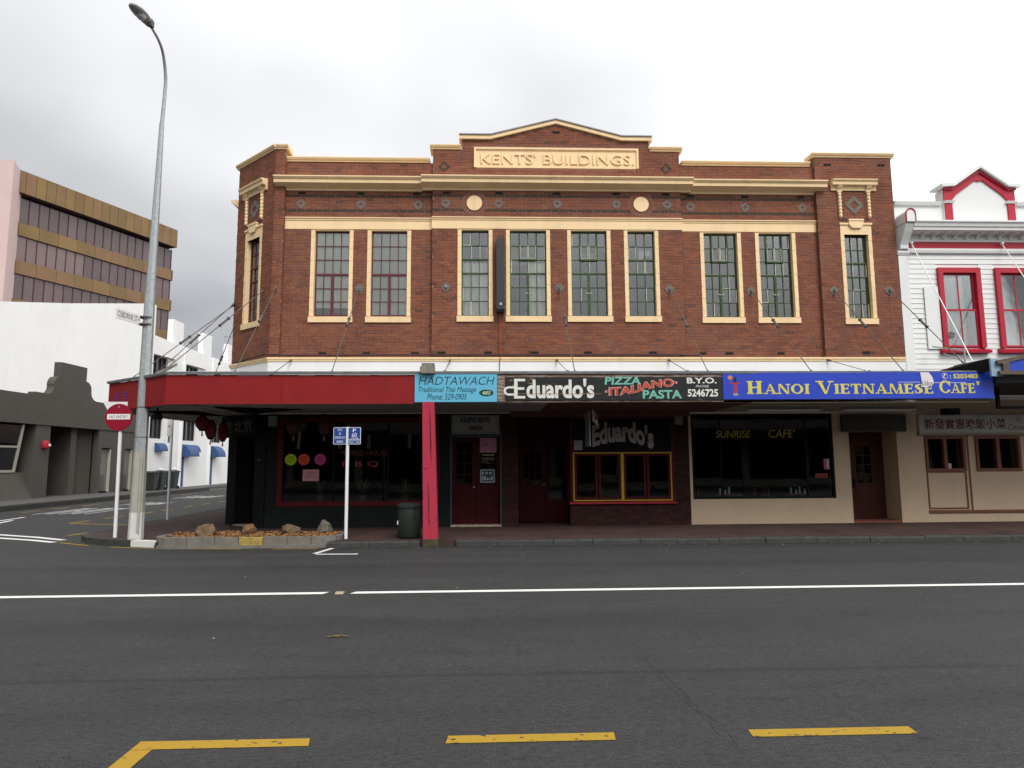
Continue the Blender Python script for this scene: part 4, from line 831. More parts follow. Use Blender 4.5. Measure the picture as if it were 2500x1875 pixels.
# ------------------------------------------------------------------ verandah over the footpath
AW = thing('shop_awning', 'long verandah with red fascia hung over the footpath on steel tie rods', 'awning', (2.2, 14.3, 3.0))
A0, A1, A2 = (-6.87, 14.33), (-9.0, 16.0), (-9.0, 30.0)
DG = Frame((-9.0, 16.0, 0), (2.13, -1.67)); DGL = math.hypot(2.13, 1.67)
SD = Frame((-9.0, 30.0, 0), (0, -1))
for xa, xb in ((-6.87, -4.43), (-4.424, -1.585)): MB().prism_x([(14.33, 2.99), (14.30, 2.99), (14.30, 3.63), (14.38, 3.63)], xa, xb).build('red_fascia', m_red, AW)
fq = random.Random(3); xx = -6.2
while xx < -1.7:
    l = fq.uniform(.15, .9); MB().box(xx, min(xx + l, -1.6), 14.296, 14.2995, 3.605 + fq.uniform(-.004, .004), 3.612 + fq.uniform(0, .006)).build('bare_strip', M('bare_paint', (.42, .34, .32), .8, .3, 12), AW); xx += l + fq.uniform(.05, .8)
b = MB(); b.box(-6.86, -1.59, 14.292, 14.2995, 2.992, 3.004); b.build('drip_edge', M('drip_dark', (.08, .012, .012), .7), AW)
MB(DG).prism_x([(.0, 2.99), (-.0, 3.63), (.08, 3.63), (.05, 2.99)], 0, DGL - .002).build('red_fascia', m_red, AW)
MB(SD).prism_x([(.0, 2.99), (-.0, 3.63), (.08, 3.63), (.05, 2.99)], 0, 14.0).build('red_fascia', m_red, AW)
b = MB(); b.box(-1.58, 5.14, 14.29, 14.37, 3.02, 3.65); b.build('timber_fascia', m_wood, AW); MB().box(5.14, 11.24, 14.30, 14.37, 3.06, 3.66).build('timber_fascia', M('fascia_backing', (.12, .10, .09), .8), AW)
prof = [(0, 3.635), (-.045, 3.64), (-.05, 3.69), (-.03, 3.70), (.1, 3.71)]
for fr, x0, x1, yo in ((FM, -6.88, 5.9, 14.30), (FM, 5.92, 11.26, 14.315), (DG, -.02, DGL, 0), (SD, 0, 14.0, 0)):
    MB(fr).prism_x([(yo + y, z) for y, z in prof], x0, x1).build('gutter', m_zinc, AW)
b = MB(); b.prism_z([(-6.85, 14.4), (-8.93, 16.03), (-8.93, 30), (-6.95, 30), (-6.95, 18.2), (-5.64, 17.05), (11.2, 17.05), (11.2, 14.4)], 3.60, 3.64); b.build('roof_sheet', m_zinc, AW)
# soffit panels
x = -6.2; k = 0
while x < 11.2:
    w_ = 1.2 if k % 3 else 0.9; x1 = min(x + w_, 11.2); mt = m_soffit if x < .55 else (m_soffit_b if x < 5.1 else m_soffit_c)
    MB().box(x + .006, x1 - .006, 14.38, 15.72, 3.0, 3.02).build('soffit_panel', mt, AW); MB().box(x + .006, x1 - .006, 15.732, 17.05, 3.0, 3.02).build('soffit_panel', mt, AW); x = x1; k += 1
for i in range(9):      # corner: boards parallel to the splay
    y0 = .06 + i * .30
    MB(DG).box(.1 - i * .0, DGL - .1 + i * .16, y0, y0 + .288, 3.0, 3.018).build('soffit_board', m_soffit, AW)
MB(SD).box(0, 13.9, .06, 2.0, 3.0, 3.02).build('soffit_panel', m_soffit, AW)
b = MB(); b.box(.55, 5.1, 16.6, 16.72, 2.86, 3.0); b.build('soffit_beam', m_soffit_b, AW)
for x in (6.1, 8.4):
    o = thing('fluorescent_light', 'unlit fluorescent batten under the verandah %s' % ('over the cafe window' if x < 7 else 'over the cafe doorway'), 'light', (x + .9, 15.5, 2.99)); b = MB(); b.box(x, x + 1.8, 15.40, 15.50, 2.93, 2.999); b.build('batten', m_soffit, o); b = MB()
    for dy in (15.35, 15.55): b.tube([(x + .05, dy, 2.92), (x + 1.75, dy, 2.92)], .018, 8)
    b.build('tube', m_signw, o)
# tie rods with turnbuckles and wall plates
def rod(p0, p1, tb=.45, plate=None, r=.011):
    p0, p1 = Vector(p0), Vector(p1); b = MB(); b.tube([p0, p1], r, 6); b.tube([p0, p0 + (p1 - p0).normalized() * .12], [.03, .018], 8); b.lathe((p1.x, p1.y, p1.z - .03), [(.03, 0), (.03, .03), (.015, .06)], 8); o = b.build('tie_rod', m_rod, AW)
    c = p0 + (p1 - p0) * tb; d = (p1 - p0).normalized(); b = MB(); b.tube([c - d * .16, c - d * .12, c + d * .12, c + d * .16], [.018, .028, .028, .018], 8); b.tube([c - d * .17, c - d * .14], .042, 8); b.tube([c + d * .14, c + d * .17], .042, 8); b.build('turnbuckle', m_rod, o)
    return o
for x, y, z, x2 in ((-3.38, YR, 6.28, -3.44), (1.88, YP, 6.30, 1.93), (4.82, YP, 6.27, 4.93), (7.05, YR, 6.26, 7.30), (9.27, YP, 6.25, 9.43), (10.78, YP, 6.26, 11.02)):
    o = rod((x, y - .03, z), (x2, 14.62, 3.74)); diamond(FM, x, z, y, .15, m_slate, 'wall_plate', .03, o)
diamond(FM, -1.10, 6.31, YP, .15, m_slate, 'wall_plate', .03, AW); MB().lathe((-1.10, YP - .05, 6.28), [(.02, 0), (.03, .03), (.02, .06)], 8).build('bolt', m_galv, AW)
rod((-5.50, YP - .03, 6.28), (-5.55, 14.62, 3.74), .4)
rod(CH((1.60, -.03, 6.25)), (-7.55, 15.3, 3.74), .4); rod(CH((.10, -.03, 6.15)), (-8.9, 17.3, 3.74), .45); rod(CH((.06, -.03, 6.1)), (-8.6, 16.1, 3.74), .5); rod((-6.95, 18.6, 6.1), (-8.85, 21.0, 3.74), .55)
for x, x2, y2 in ((-.98, -1.12, 15.6), (1.78, 2.08, 15.6), (4.72, 5.1, 15.6), (8.95, 9.9, 15.6), (-5.05, -5.35, 15.8)): rod((x, YP - .03, 4.37), (x2, y2, 3.66), .7, r=.009)
MB().tube([(-8.0, 15.6, 3.66), (-7.4, 15.9, 4.1)], [.05, .03], 8).build('stay_stub', m_greywood, AW)
# fascia signs
m_lb = M('sign_light_blue', (.115, .42, .60), .4, .03); m_dg = M('sign_dark_green', (.006, .055, .06), .5)
sg = tag(MB().box(-1.58, .19, 14.265, 14.288, 3.03, 3.64).build('fascia_sign', m_lb), 'light blue massage sign with dark green italic lettering on the verandah edge', 'sign')
text(sg, 'HADTAWACH', FM, -1.50, .14, 3.40, 3.58, 14.265, m_dg, .003, shear=.25, bold=-.006); text(sg, 'Traditional Thai Massage', FM, -1.50, -.26, 3.21, 3.36, 14.265, m_dg, .003, shear=.25); text(sg, 'Phone: 529-0905', FM, -1.31, -.46, 3.08, 3.21, 14.265, m_dg, .003, shear=.25)
el = MB().prism_y([(-.04 + .155 * math.cos(a), 3.225 + .073 * math.sin(a)) for a in [2 * PI * k / 28 for k in range(28)]], 14.262, 14.265).build('number_oval', M('oval_green', (.005, .05, .02), .5), sg)
text(el, '485', FM, -.13, .05, 3.185, 3.265, 14.262, M('pale_green_white', (.62, .70, .55), .5), .003, shear=.2)
sg = tag(MB().box(.37, 5.13, 14.258, 14.288, 3.065, 3.565).build('fascia_sign', m_blackpeel), 'peeling black pizza and pasta sign with white, green and red lettering', 'sign')
MB().box(.20, .36, 14.27, 14.288, 3.05, 3.55).build('bare_board', m_wood, sg)
m_sw = M('sign_cream_white', (.66, .66, .60), .6, .06, 8, grime=.3, gcol=(.25, .2, .16)); Y_ = 14.258
text(sg, "duardo's", FM, .825, 2.30, 3.10, 3.53, Y_, m_sw, .004, bold=.032)
MB().prism_y([(.56, 3.10), (.80, 3.10), (.80, 3.155), (.635, 3.155), (.635, 3.29), (.78, 3.29), (.78, 3.345), (.635, 3.345), (.635, 3.475), (.80, 3.475), (.80, 3.53), (.56, 3.53)], Y_ - .004, Y_).build('lettering', m_sw, sg)
lo = [(.56 - .12 - .0 + .115 * math.cos(a) + .005, 3.265 + .10 * math.sin(a)) for a in [PI * .5 + k * PI / 10 for k in range(11)]]; li = [(.445 + (x - .445) * .55, 3.265 + (z - 3.265) * .55) for x, z in lo]
MB().prism_y([(.565, 3.365)] + lo + [(.555, 3.165), (.555, 3.21)] + li[::-1] + [(.565, 3.32)], Y_ - .0035, Y_).build('lettering', m_sw, sg)
MB().box(.62, 2.45, Y_ - .0075, Y_ - .006, 3.195, 3.205).build('split_board', M('split_wood', (.28, .19, .14), .9, .4, 9), sg)
m_mint = M('mint_letters', (.16, .42, .33), .6, .06, 8); m_rl = M('red_orange_letters', (.46, .055, .025), .6, .06, 8)
def up(u, q, x, z): return (x, z + .20 * (1 / (1 + math.exp(-9 * (u - .5)))))
text(sg, 'PIZZA', FM, 2.53, 3.32, 3.40, 3.57, Y_, m_mint, .003, bold=.03, shear=.1); text(sg, 'PASTA', FM, 3.36, 4.22, 3.09, 3.28, Y_, m_mint, .003, bold=.03)
text(sg, '·ITALIANO·', FM, 2.53, 4.13, 3.15, 3.335, Y_ - .0035, M('pink_outline', (.55, .40, .36), .6), .002, bold=.06, warp=up); text(sg, '·ITALIANO·', FM, 2.55, 4.11, 3.16, 3.325, Y_ - .006, m_rl, .003, bold=.035, warp=up)
text(sg, 'B.Y.O.', FM, 4.34, 5.0, 3.42, 3.55, Y_, m_sw, .003, bold=.03); text(sg, 'PHONE', FM, 4.53, 4.83, 3.335, 3.385, Y_, m_sw, .003, shear=.35); text(sg, '5246725', FM, 4.35, 5.02, 3.13, 3.30, Y_, m_sw, .003, bold=.03)
m_bl = M('sign_royal_blue', (.022, .055, .46), .4, .05, 1.0, grime=.3, gcol=(.05, .07, .25)); m_yl = M('sign_yellow', (.62, .55, .06), .5, .05); m_ylo = M('sign_pale', (.75, .72, .45), .5)
sg = tag(MB().box(5.14, 8.35, 14.262, 14.298, 3.07, 3.655).build('fascia_sign', m_bl), 'royal blue cafe sign with big yellow serif lettering on the verandah edge', 'sign')
MB().box(8.354, 11.22, 14.264, 14.298, 3.08, 3.668).build('sign_panel', m_bl, sg)
def serif(parent, s, x0, x1, zb, h, y, mat, small=.76):
    st, th, sf = .20, .06, .055
    def ring(cx, rx, a0, a1, n=18):
        out = []
        for k in range(n):
            p = [a0 + (a1 - a0) * k / n, a0 + (a1 - a0) * (k + 1) / n]
            out.append([(cx + r * f * math.cos(a), .5 + rz * math.sin(a)) for a, f, r, rz in ((p[0], 1, rx, .51), (p[1], 1, rx, .51), (p[1], 1, rx - st * .95, .44), (p[0], 1, rx - st * .95, .44))])
        return out
    def stem(x): return [[(x, 0), (x + st, 0), (x + st, 1), (x, 1)], [(x - .07, 0), (x + st + .07, 0), (x + st + .07, sf), (x - .07, sf)], [(x - .07, 1 - sf), (x + st + .07, 1 - sf), (x + st + .07, 1), (x - .07, 1)]]
    def arm(x, w, z, t=th, tip=.16, up_=1): return [[(x, z), (x + w, z), (x + w, z + t), (x, z + t)], [(x + w - .05, z - (tip if up_ < 0 else 0)), (x + w, z - (tip if up_ < 0 else 0)), (x + w, z + t + (tip if up_ > 0 else 0)), (x + w - .05, z + t + (tip if up_ > 0 else 0))]]
    G = {'H': (.96, stem(.1) + stem(.62) + [[(.3, .47), (.62, .47), (.62, .54), (.3, .54)]]),
         'A': (.98, [[(.12, 0), (.19, 0), (.52, 1), (.44, 1)], [(.42, 1), (.56, 1), (.90, 0), (.68, 0)], [(.22, .30), (.66, .30), (.66, .36), (.22, .36)], [(0, 0), (.28, 0), (.28, sf), (0, sf)], [(.58, 0), (1, 0), (1, sf), (.58, sf)]]),
         'N': (.98, [[(.12, 0), (.18, 0), (.18, 1), (.12, 1)], [(.08, 1), (.32, 1), (.86, 0), (.66, 0)], [(.80, 0), (.86, 0), (.86, 1), (.80, 1)], [(0, 0), (.30, 0), (.30, sf), (0, sf)], [(.68, 1 - sf), (.98, 1 - sf), (.98, 1), (.68, 1)]]),
         'O': (.98, ring(.49, .46, 0, 2 * PI)), 'I': (.44, stem(.12)),
         'V': (.98, [[(.06, 1), (.30, 1), (.58, 0), (.44, 0)], [(.80, 1), (.87, 1), (.58, 0), (.50, 0)], [(-.04, 1 - sf), (.40, 1 - sf), (.40, 1), (-.04, 1)], [(.68, 1 - sf), (1, 1 - sf), (1, 1), (.68, 1)]]),
         'E': (.76, stem(.1) + arm(.3, .40, 0) + arm(.3, .30, .48, .06, .08) + arm(.3, .38, 1 - th, th, .16, -1)),
         'F': (.72, stem(.1) + arm(.3, .28, .46, .06, .08) + arm(.3, .38, 1 - th, th, .16, -1)),
         'T': (.86, stem(.33) + [[(.05, 1 - th), (.81, 1 - th), (.81, 1), (.05, 1)], [(.05, .76), (.10, .76), (.10, 1), (.05, 1)], [(.76, .76), (.81, .76), (.81, 1), (.76, 1)]]),
         'M': (1.18, [[(.12, 0), (.18, 0), (.22, 1), (.16, 1)], [(.14, 1), (.36, 1), (.66, 0), (.54, 0)], [(.60, 0), (.66, 0), (.98, 1), (.90, 1)], [(.84, 1), (1.0, 1), (1.10, 0), (.90, 0)], [(0, 0), (.30, 0), (.30, sf), (0, sf)], [(.82, 0), (1.18, 0), (1.18, sf), (.82, sf)]]),
         'C': (.90, ring(.49, .46, .55, 2 * PI - .6) + [[(.80, .60), (.87, .60), (.87, 1), (.80, .9)]]),
         'S': (.70, [[(.06, .02), (.12, .02), (.12, .32), (.06, .32)], [(.58, .68), (.64, .68), (.64, .98), (.58, .98)]] + [[(x - w, z), (x2 - w2, z2), (x2 + w2, z2), (x + w, z)] for (x, z, w), (x2, z2, w2) in zip([(.46, .97, .10), (.26, .90, .13), (.18, .78, .11), (.24, .64, .14), (.38, .50, .18), (.50, .36, .14), (.52, .22, .11), (.44, .10, .13)], [(.26, .90, .13), (.18, .78, .11), (.24, .64, .14), (.38, .50, .18), (.50, .36, .14), (.52, .22, .11), (.44, .10, .13), (.24, .03, .12)])]),
         "'": (.40, [[(.1, .94), (.34, .94), (.26, .66), (.18, .66)]]), ' ': (.55, [])}
    tot = 0; lay = []; big = True
    for c in s:
        k = 1.0 if (big or c == "'") else small; adv, ps = G[c]; lay.append((tot, k, ps)); tot += adv * k + .04; big = (c == ' ')
    sx = (x1 - x0) / tot
    for m_, e, yo in ((m_ylo, .006, 0.0), (mat, 0, .004)):
        b = MB(); q = 0
        for o_, k, ps in lay:
            for p in ps:
                q += 1; cx_ = sum(a for a, _ in p) / len(p); cz_ = sum(a for _, a in p) / len(p)
                pts = [(x0 + (o_ + a * k) * sx + (e if a > cx_ else -e), zb + c * k * h + (e if c > cz_ else -e)) for a, c in p]
                yv = y - yo - .0025 - .00004 * (q % 40); b.poly([(a, yv, c) for a, c in pts])
        b.build('lettering', m_, parent)
serif(sg, 'HANOI', 5.66, 7.08, 3.19, .275, 14.262, m_yl); serif(sg, 'VIETNAMESE', 7.22, 9.86, 3.19, .275, 14.261, m_yl); serif(sg, "CAFE'", 9.98, 10.93, 3.20, .27, 14.263, m_yl)
text(sg, '✆', FM, 10.06, 10.20, 3.51, 3.645, 14.264, m_ylo, .003); text(sg, ': 5203483', FM, 10.24, 10.88, 3.525, 3.625, 14.264, m_yl, .003, bold=.03)
b = MB(); b.prism_y([(9.57, 3.66), (9.76, 3.66), (9.83, 3.57), (9.86, 3.47), (9.85, 3.40), (9.80, 3.36), (9.66, 3.325), (9.60, 3.335), (9.585, 3.5)], 14.250, 14.2535); tr = b.build('torn_patch', M('torn_white', (.70, .66, .66), .7, .05), sg)
text(tr, 'Udon', FM, 9.60, 9.83, 3.365, 3.47, 14.25, m_blk, .002, shear=.15)
b = MB(); b.box(9.05, 9.56, 14.2595, 14.2625, 3.438, 3.448); b.box(9.87, 10.6, 14.2595, 14.2625, 3.425, 3.436); b.build('scratch', M('scratch_white', (.6, .55, .62), .6), sg)
# painted figure in a red dress at the sign's left end
fg = MB(); yv = 14.262
fig = [(5.40, 3.44), (5.33, 3.43), (5.30, 3.50), (5.315, 3.53), (5.285, 3.49), (5.30, 3.41), (5.385, 3.39), (5.37, 3.30), (5.355, 3.21), (5.46, 3.20), (5.45, 3.32), (5.44, 3.41), (5.53, 3.395), (5.54, 3.405), (5.45, 3.45)]
fg.prism_y(fig, yv - .003, yv); f0 = fg.build('painted_dress', M('figure_red', (.34, .035, .07), .6, .15, 20), sg)
MB().prism_y([(5.375, 3.52), (5.395, 3.565), (5.43, 3.565), (5.44, 3.50), (5.435, 3.44), (5.395, 3.44)], yv - .0045, yv - .003).build('painted_hair', m_blk, f0)
MB().prism_y([(5.27 + .055 * math.cos(a) + .03, 3.55 + .045 * math.sin(a)) for a in [k * PI / 8 for k in range(16)]], yv - .004, yv - .0005).build('painted_hat', M('figure_hat', (.55, .22, .12), .6), f0)
MB().prism_y([(5.36, 3.205), (5.46, 3.205), (5.475, 3.15), (5.35, 3.15)], yv - .0035, yv).build('painted_trousers', M('figure_grey', (.25, .26, .32), .6), f0)

# side fascia characters
s2 = MB()
text(AW, '老', DG, .34, .54, 3.08, 3.40, -.002, M('blue_characters', (.07, .04, .26), .6), .003, name='fascia_lettering'); text(AW, '京', DG, .74, .96, 3.08, 3.44, -.002, MATS['blue_characters'], .003, name='fascia_lettering')
# angled signboard over the corner door
sg = tag(MB(CH).box(.02, 1.75, -.20, -.12, 2.42, 2.99).build('corner_sign', m_black), 'black board with grey brush characters over the splayed corner door', 'sign')
text(sg, '老北京', CH, .18, 1.60, 2.54, 2.86, -.20, M('grey_characters', (.14, .14, .12), .7), .003, bold=.012)
# hanging sign and boxes under the verandah
sg = thing('hanging_sign', 'small tilted white and red panel hanging edge-on before the restaurant window', 'sign', (2.5, 15.7, 2.95))
MB().prism([[(2.40, 15.7, 2.93), (2.40, 15.7, 2.10), (2.43, 15.72, 2.10), (2.43, 15.72, 2.93)], [(2.40, 16.4, 2.93), (2.40, 16.4, 2.10), (2.43, 16.42, 2.10), (2.43, 16.42, 2.93)]]).build('panel', M('hang_panel', (.30, .29, .27), .6), sg)
MB().prism_y([(2.47, 2.99), (2.60, 2.80), (2.60, 2.58), (2.47, 2.70)], 15.66, 15.68).build('flag_panel', M('flag_white', (.55, .50, .48), .6, .2, 12), sg)
MB().prism_y([(2.53, 2.86), (2.59, 2.80), (2.59, 2.70), (2.53, 2.76)], 15.652, 15.659).build('red_mark', m_rl, sg)
for x, z, y, q in ((-5.45, 2.80, 16.95, 'near the splayed corner'), (4.92, 2.80, 16.95, 'on the dark brick pier beside the restaurant window')):
    sb = tag(MB().box(x - .1, x + .1, y, y + .12, z - .13, z + .13).build('alarm_box', M('alarm_grey', (.22, .23, .23), .6)), 'small pale alarm box ' + q, 'alarm box')
b = tag(MB().box(11.35, 11.68, 16.0, 16.25, 2.84, 2.999).build('loudspeaker', m_black), 'black box hanging under the soffit above the white characters sign', 'loudspeaker')

# red lanterns
m_lan = M('lantern_red', (.14, .014, .013), .6, .15, 6); m_lan2 = M('lantern_dull_red', (.055, .008, .010), .6, .15, 6)
def lantern(x, y, z, r, h, label, mt):
    o = thing('paper_lantern', label, 'lantern', (x, y, z), 'lanterns of the corner shop'); b = MB(); n = 9
    b.lathe((x, y, z), [(r * (.55 + .45 * math.sin(PI * k / (n - 1))) * (1 - .02 * (k % 2)), h * k / (n - 1)) for k in range(n)], 20); b.build('shade', mt, o, smooth=True)
    MB().lathe((x, y, z - .04), [(r * .4, 0), (r * .5, .045)], 14).build('base_ring', m_black, o); MB().lathe((x, y, z + h - .005), [(r * .5, 0), (r * .4, .04)], 14).build('top_ring', m_black, o); MB().tube([(x, y, z + h), (x, y, 3.0)], .005, 5).build('cord', m_black, o); MB().tube([(x, y, z - .04), (x, y, z - .16)], [.012, .02], 6).build('tassel', M('tassel', (.3, .2, .05), .8), o)
lantern(-6.86, 16.2, 2.56, .17, .30, 'round red lantern hanging leftmost under the corner soffit', m_lan); lantern(-6.72, 16.35, 2.36, .14, .40, 'oval red lantern hanging just behind the leftmost one', m_lan); lantern(-6.72, 17.1, 2.33, .13, .42, 'red lantern half hidden by the black corner signboard', m_lan)
lantern(-4.72, 16.3, 2.44, .16, .42, 'dull red lantern left of the two before the shop window', m_lan2); lantern(-3.98, 16.3, 2.44, .16, .45, 'dull red lantern right of the two before the shop window', m_lan2)
b = thing('spot_lamp', 'small black spot lamp under the red fascia by the street lamp', 'lamp', (-7.35, 15.0, 2.99)); MB().tube([(-7.35, 15.0, 2.99), (-7.35, 15.0, 2.9)], .02, 8).build('stem', m_black, b); MB().lathe((-7.35, 15.0, 2.72), [(.10, 0), (.11, .08), (.05, .18)], 14).build('shade', m_black, b)

# tall black wall box with red cable
o = tag(MB().box(.22, .43, YP - .26, YP - .02, 5.66, 7.55).build('wall_box', M('charcoal_box', (.030, .031, .034), .5, .1)), 'tall narrow charcoal box fixed to the brickwork between two green windows', 'box')
MB().prism_x([(YP - .27, 5.58), (YP - .27, 5.66), (YP - .02, 5.66), (YP - .02, 5.62)], .22, .43).build('foot', m_black, o); MB().disc_y(.33, 5.80, .035, YP - .27, YP - .26, 16).build('sensor', M('sensor_pale', (.4, .42, .45), .4), o)
b = MB(); b.tube([(.31, YP - .05, 5.60), (.31, YP - .05, 4.45), (.30, YP - .07, 4.30)], .012, 6); b.build('cable', M('cable_red', (.42, .06, .02), .5), o); MB().tube([(.30, YP - .07, 4.31), (.29, YP - .1, 4.0), (.32, 16.7, 3.66)], .010, 6).build('cable', m_black, o)

# ------------------------------------------------------------------ street furniture
ps = thing('timber_post', 'cracked bright red timber post standing at the kerb under the verandah', 'post', (-1.2, 14.25, 0))
b = MB(); b.prism([[(-1.355, 14.10, .0), (-1.05, 14.10, .0), (-1.05, 14.40, .0), (-1.355, 14.40, .0)], [(-1.40, 14.12, 3.02), (-1.155, 14.12, 3.02), (-1.155, 14.38, 3.02), (-1.40, 14.38, 3.02)]]); b.build('shaft', m_postred, ps)
ck = random.Random(6)
for x0, z0, z1 in ((-1.19, 1.75, 2.95), (-1.27, .45, 1.45)):
    pts = []; z = z0
    while z < z1: pts.append((x0 + ck.uniform(-.010, .010) - (z - 1.5) * .035, z)); z += .1
    n = len(pts); w_ = lambda i: .002 + .006 * math.sin(PI * i / max(1, n - 1))
    MB().poly([(x - w_(i), 14.096, z) for i, (x, z) in enumerate(pts)] + [(x + w_(i), 14.096, z) for i, (x, z) in reversed(list(enumerate(pts)))]).build('crack', M('post_crack', (.022, .01, .012), .9), ps)
for z, xa, xb in ((1.62, -1.37, -1.27),): MB().box(xa, xb, 14.096, 14.099, z, z + .007).build('crack', MATS['post_crack'], ps)
b = MB(); b.prism_z([(-1.36, 14.09), (-1.04, 14.09), (-1.045, 14.41), (-1.36, 14.41)], 0, .16); b.build('mossy_foot', M('mossy_wood', (.06, .055, .03), .95, .5, 14, .4), ps)
b = MB(); b.prism_y([(-1.44, 3.64), (-1.15, 3.64), (-1.16, 3.86), (-1.42, 3.86), (-1.43, 3.80), (-1.47, 3.76), (-1.46, 3.70)], 14.14, 14.38); b.build('stub', m_greywood, ps)
bn = thing('rubbish_bin', 'round dark green street bin beside the red post', 'bin', (-1.71, 14.68, ZF))
MB().lathe((-1.71, 14.68, ZF), [(.235, .03), (.25, .06), (.255, .62), (.25, .64)], 28).build('body', M('bin_green', (.018, .026, .020), .45, .15, 6), bn, smooth=True); MB().lathe((-1.71, 14.68, ZF), [(.22, 0), (.22, .03)], 20).build('foot', m_black, bn); MB().lathe((-1.71, 14.68, ZF), [(.265, .64), (.275, .66), (.27, .72), (.22, .745), (.1, .755)], 28).build('lid', M('bin_lid', (.022, .026, .024), .5, .1), bn, smooth=True); MB().box(-1.955, -1.935, 14.55, 14.57, .42, .5).build('scuff', m_signw, bn)
# parking sign
sp = thing('parking_sign', 'white pole with two blue parking plates beside the planter', 'sign', (-3.06, 14.63, ZF))
b = MB(); b.tube([(-3.055, 14.63, ZF), (-3.065, 14.63, 2.52)], .037, 12); b.build('pole', m_wpole, sp, smooth=True)
def rrect(x0, x1, z0, z1, r): return [(cx + r * math.cos(a), cz + r * math.sin(a)) for cx, cz, a0 in ((x1 - r, z1 - r, 0), (x0 + r, z1 - r, PI / 2), (x0 + r, z0 + r, PI), (x1 - r, z0 + r, 3 * PI / 2)) for a in [a0 + k * PI / 8 for k in range(5)]]
for x0, x1 in ((-3.362, -3.078), (-3.05, -2.772)):
    p = MB().prism_y(rrect(x0, x1, 2.14, 2.51, .02), 14.578, 14.590).build('plate', m_signw, sp)
    if x0 < -3.2:
        MB().prism_y(rrect(x0 + .012, x1 - .012, 2.152, 2.498, .012), 14.575, 14.578).build('face', m_signblue, p)
        for s, w_, z in (('PAY', .10, 2.428), ('&', .04, 2.348), ('DISPLAY', .225, 2.262), ('AREA', .15, 2.172)): xm = (x0 + x1) / 2; text(p, s, FM, xm - w_ / 2, xm + w_ / 2, z, z + .055, 14.575, m_signw, .001)
    else:
        MB().prism_y(rrect(x0 + .012, x1 - .012, 2.245, 2.498, .012), 14.575, 14.578).build('face', m_signblue, p); MB().prism_y(rrect(x0 + .012, x1 - .012, 2.152, 2.228, .012), 14.575, 14.578).build('face', m_signblue, p); xm = (x0 + x1) / 2
        text(p, 'P', FM, xm - .035, xm + .035, 2.405, 2.48, 14.575, m_signw, .001, bold=.02); text(p, '60', FM, xm - .052, xm + .052, 2.292, 2.39, 14.575, m_signw, .001); text(p, 'Mon - Sat', FM, xm - .11, xm + .11, 2.168, 2.212, 14.575, m_signw, .001)
        MB().prism_y([(xm - .08, 2.268), (xm + .055, 2.268), (xm + .055, 2.260), (xm + .095, 2.272), (xm + .055, 2.286), (xm + .055, 2.277), (xm - .08, 2.277)], 14.5738, 14.575).build('arrow', m_signw, p)
# no entry sign with a give way back
sp = thing('no_entry_sign', 'red round NO ENTRY disc on a white pole at the street corner', 'sign', (-8.29, 15.34, ZF))
MB().tube([(-8.29, 15.34, ZF), (-8.32, 15.34, 3.0)], .040, 12).build('pole', m_wpole, sp, smooth=True)
dk = MB().disc_y(-8.34, 2.795, .306, 15.275, 15.29, 40).build('disc', m_signred, sp); MB().box(-8.595, -8.085, 15.272, 15.275, 2.745, 2.868).build('white_bar', m_signw, dk); text(dk, 'NO ENTRY', FM, -8.54, -8.14, 2.772, 2.838, 15.272, M('sign_maroon_ink', (.10, .012, .02), .6), .001); MB().disc_y(-8.345, 3.03, .018, 15.268, 15.275, 12).build('bolt', m_galv, dk)
MB().prism_y([(-8.77, 3.155), (-7.97, 3.155), (-8.37, 2.46)], 15.39, 15.40).build('triangle_back', m_signw, sp); MB().box(-8.06, -8.02, 15.386, 15.389, 2.93, 2.97).build('sticker', m_rl, sp)
# plain pole further back
sp = thing('sign_pole', 'slim white pole with a narrow plate on the side street footpath', 'sign', (-9.3, 19.9, ZF)); MB().tube([(-9.3, 19.9, ZF), (-9.3, 19.9, 3.2)], .035, 10).build('pole', m_wpole, sp, smooth=True); MB().box(-9.42, -9.30, 19.85, 19.86, 2.55, 3.22).build('plate', m_signw, sp); MB().box(-9.40, -9.33, 19.845, 19.849, 2.82, 2.86).build('orange_band', m_kyel, sp)
# street lamp
la = thing('street_lamp', 'tall galvanised street lamp with curved arm at the corner', 'street lamp', (-7.66, 14.98, .1))
def octa(z, r, x): return [(x + r * math.cos(PI / 8 + k * PI / 4), 14.98 + r * math.sin(PI / 8 + k * PI / 4), z) for k in range(8)]
def shaft(segs, name, mat):
    b = MB()
    for (z0, r0, x0), (z1, r1, x1) in zip(segs, segs[1:]): b.prism([octa(z0, r0, x0), octa(z1, r1, x1)])
    return b.build(name, mat, la)
shaft([(.10, .155, -7.66), (.70, .148, -7.66)], 'white_base', M('base_white', (.60, .60, .58), .7, .15, 6)); shaft([(.70, .150, -7.66), (2.02, .136, -7.658)], 'painted_base', M('base_beige', (.36, .35, .30), .7, .12, 5)); shaft([(2.02, .133, -7.658), (5.6, .108, -7.648)], 'lower_shaft', m_galv); shaft([(5.55, .103, -7.648), (9.65, .052, -7.61)], 'upper_shaft', m_galv)
for z in (2.32, 2.98): MB().prism([octa(z, .134, -7.655), octa(z + .02, .134, -7.655)]).build('strap', m_rod, la)
b = MB(); b.tube([(-7.55, 14.84, .3), (-7.55, 14.85, 1.1), (-7.56, 14.86, 1.9)], .022, 8); b.build('cable_guard', MATS['base_beige'], la)
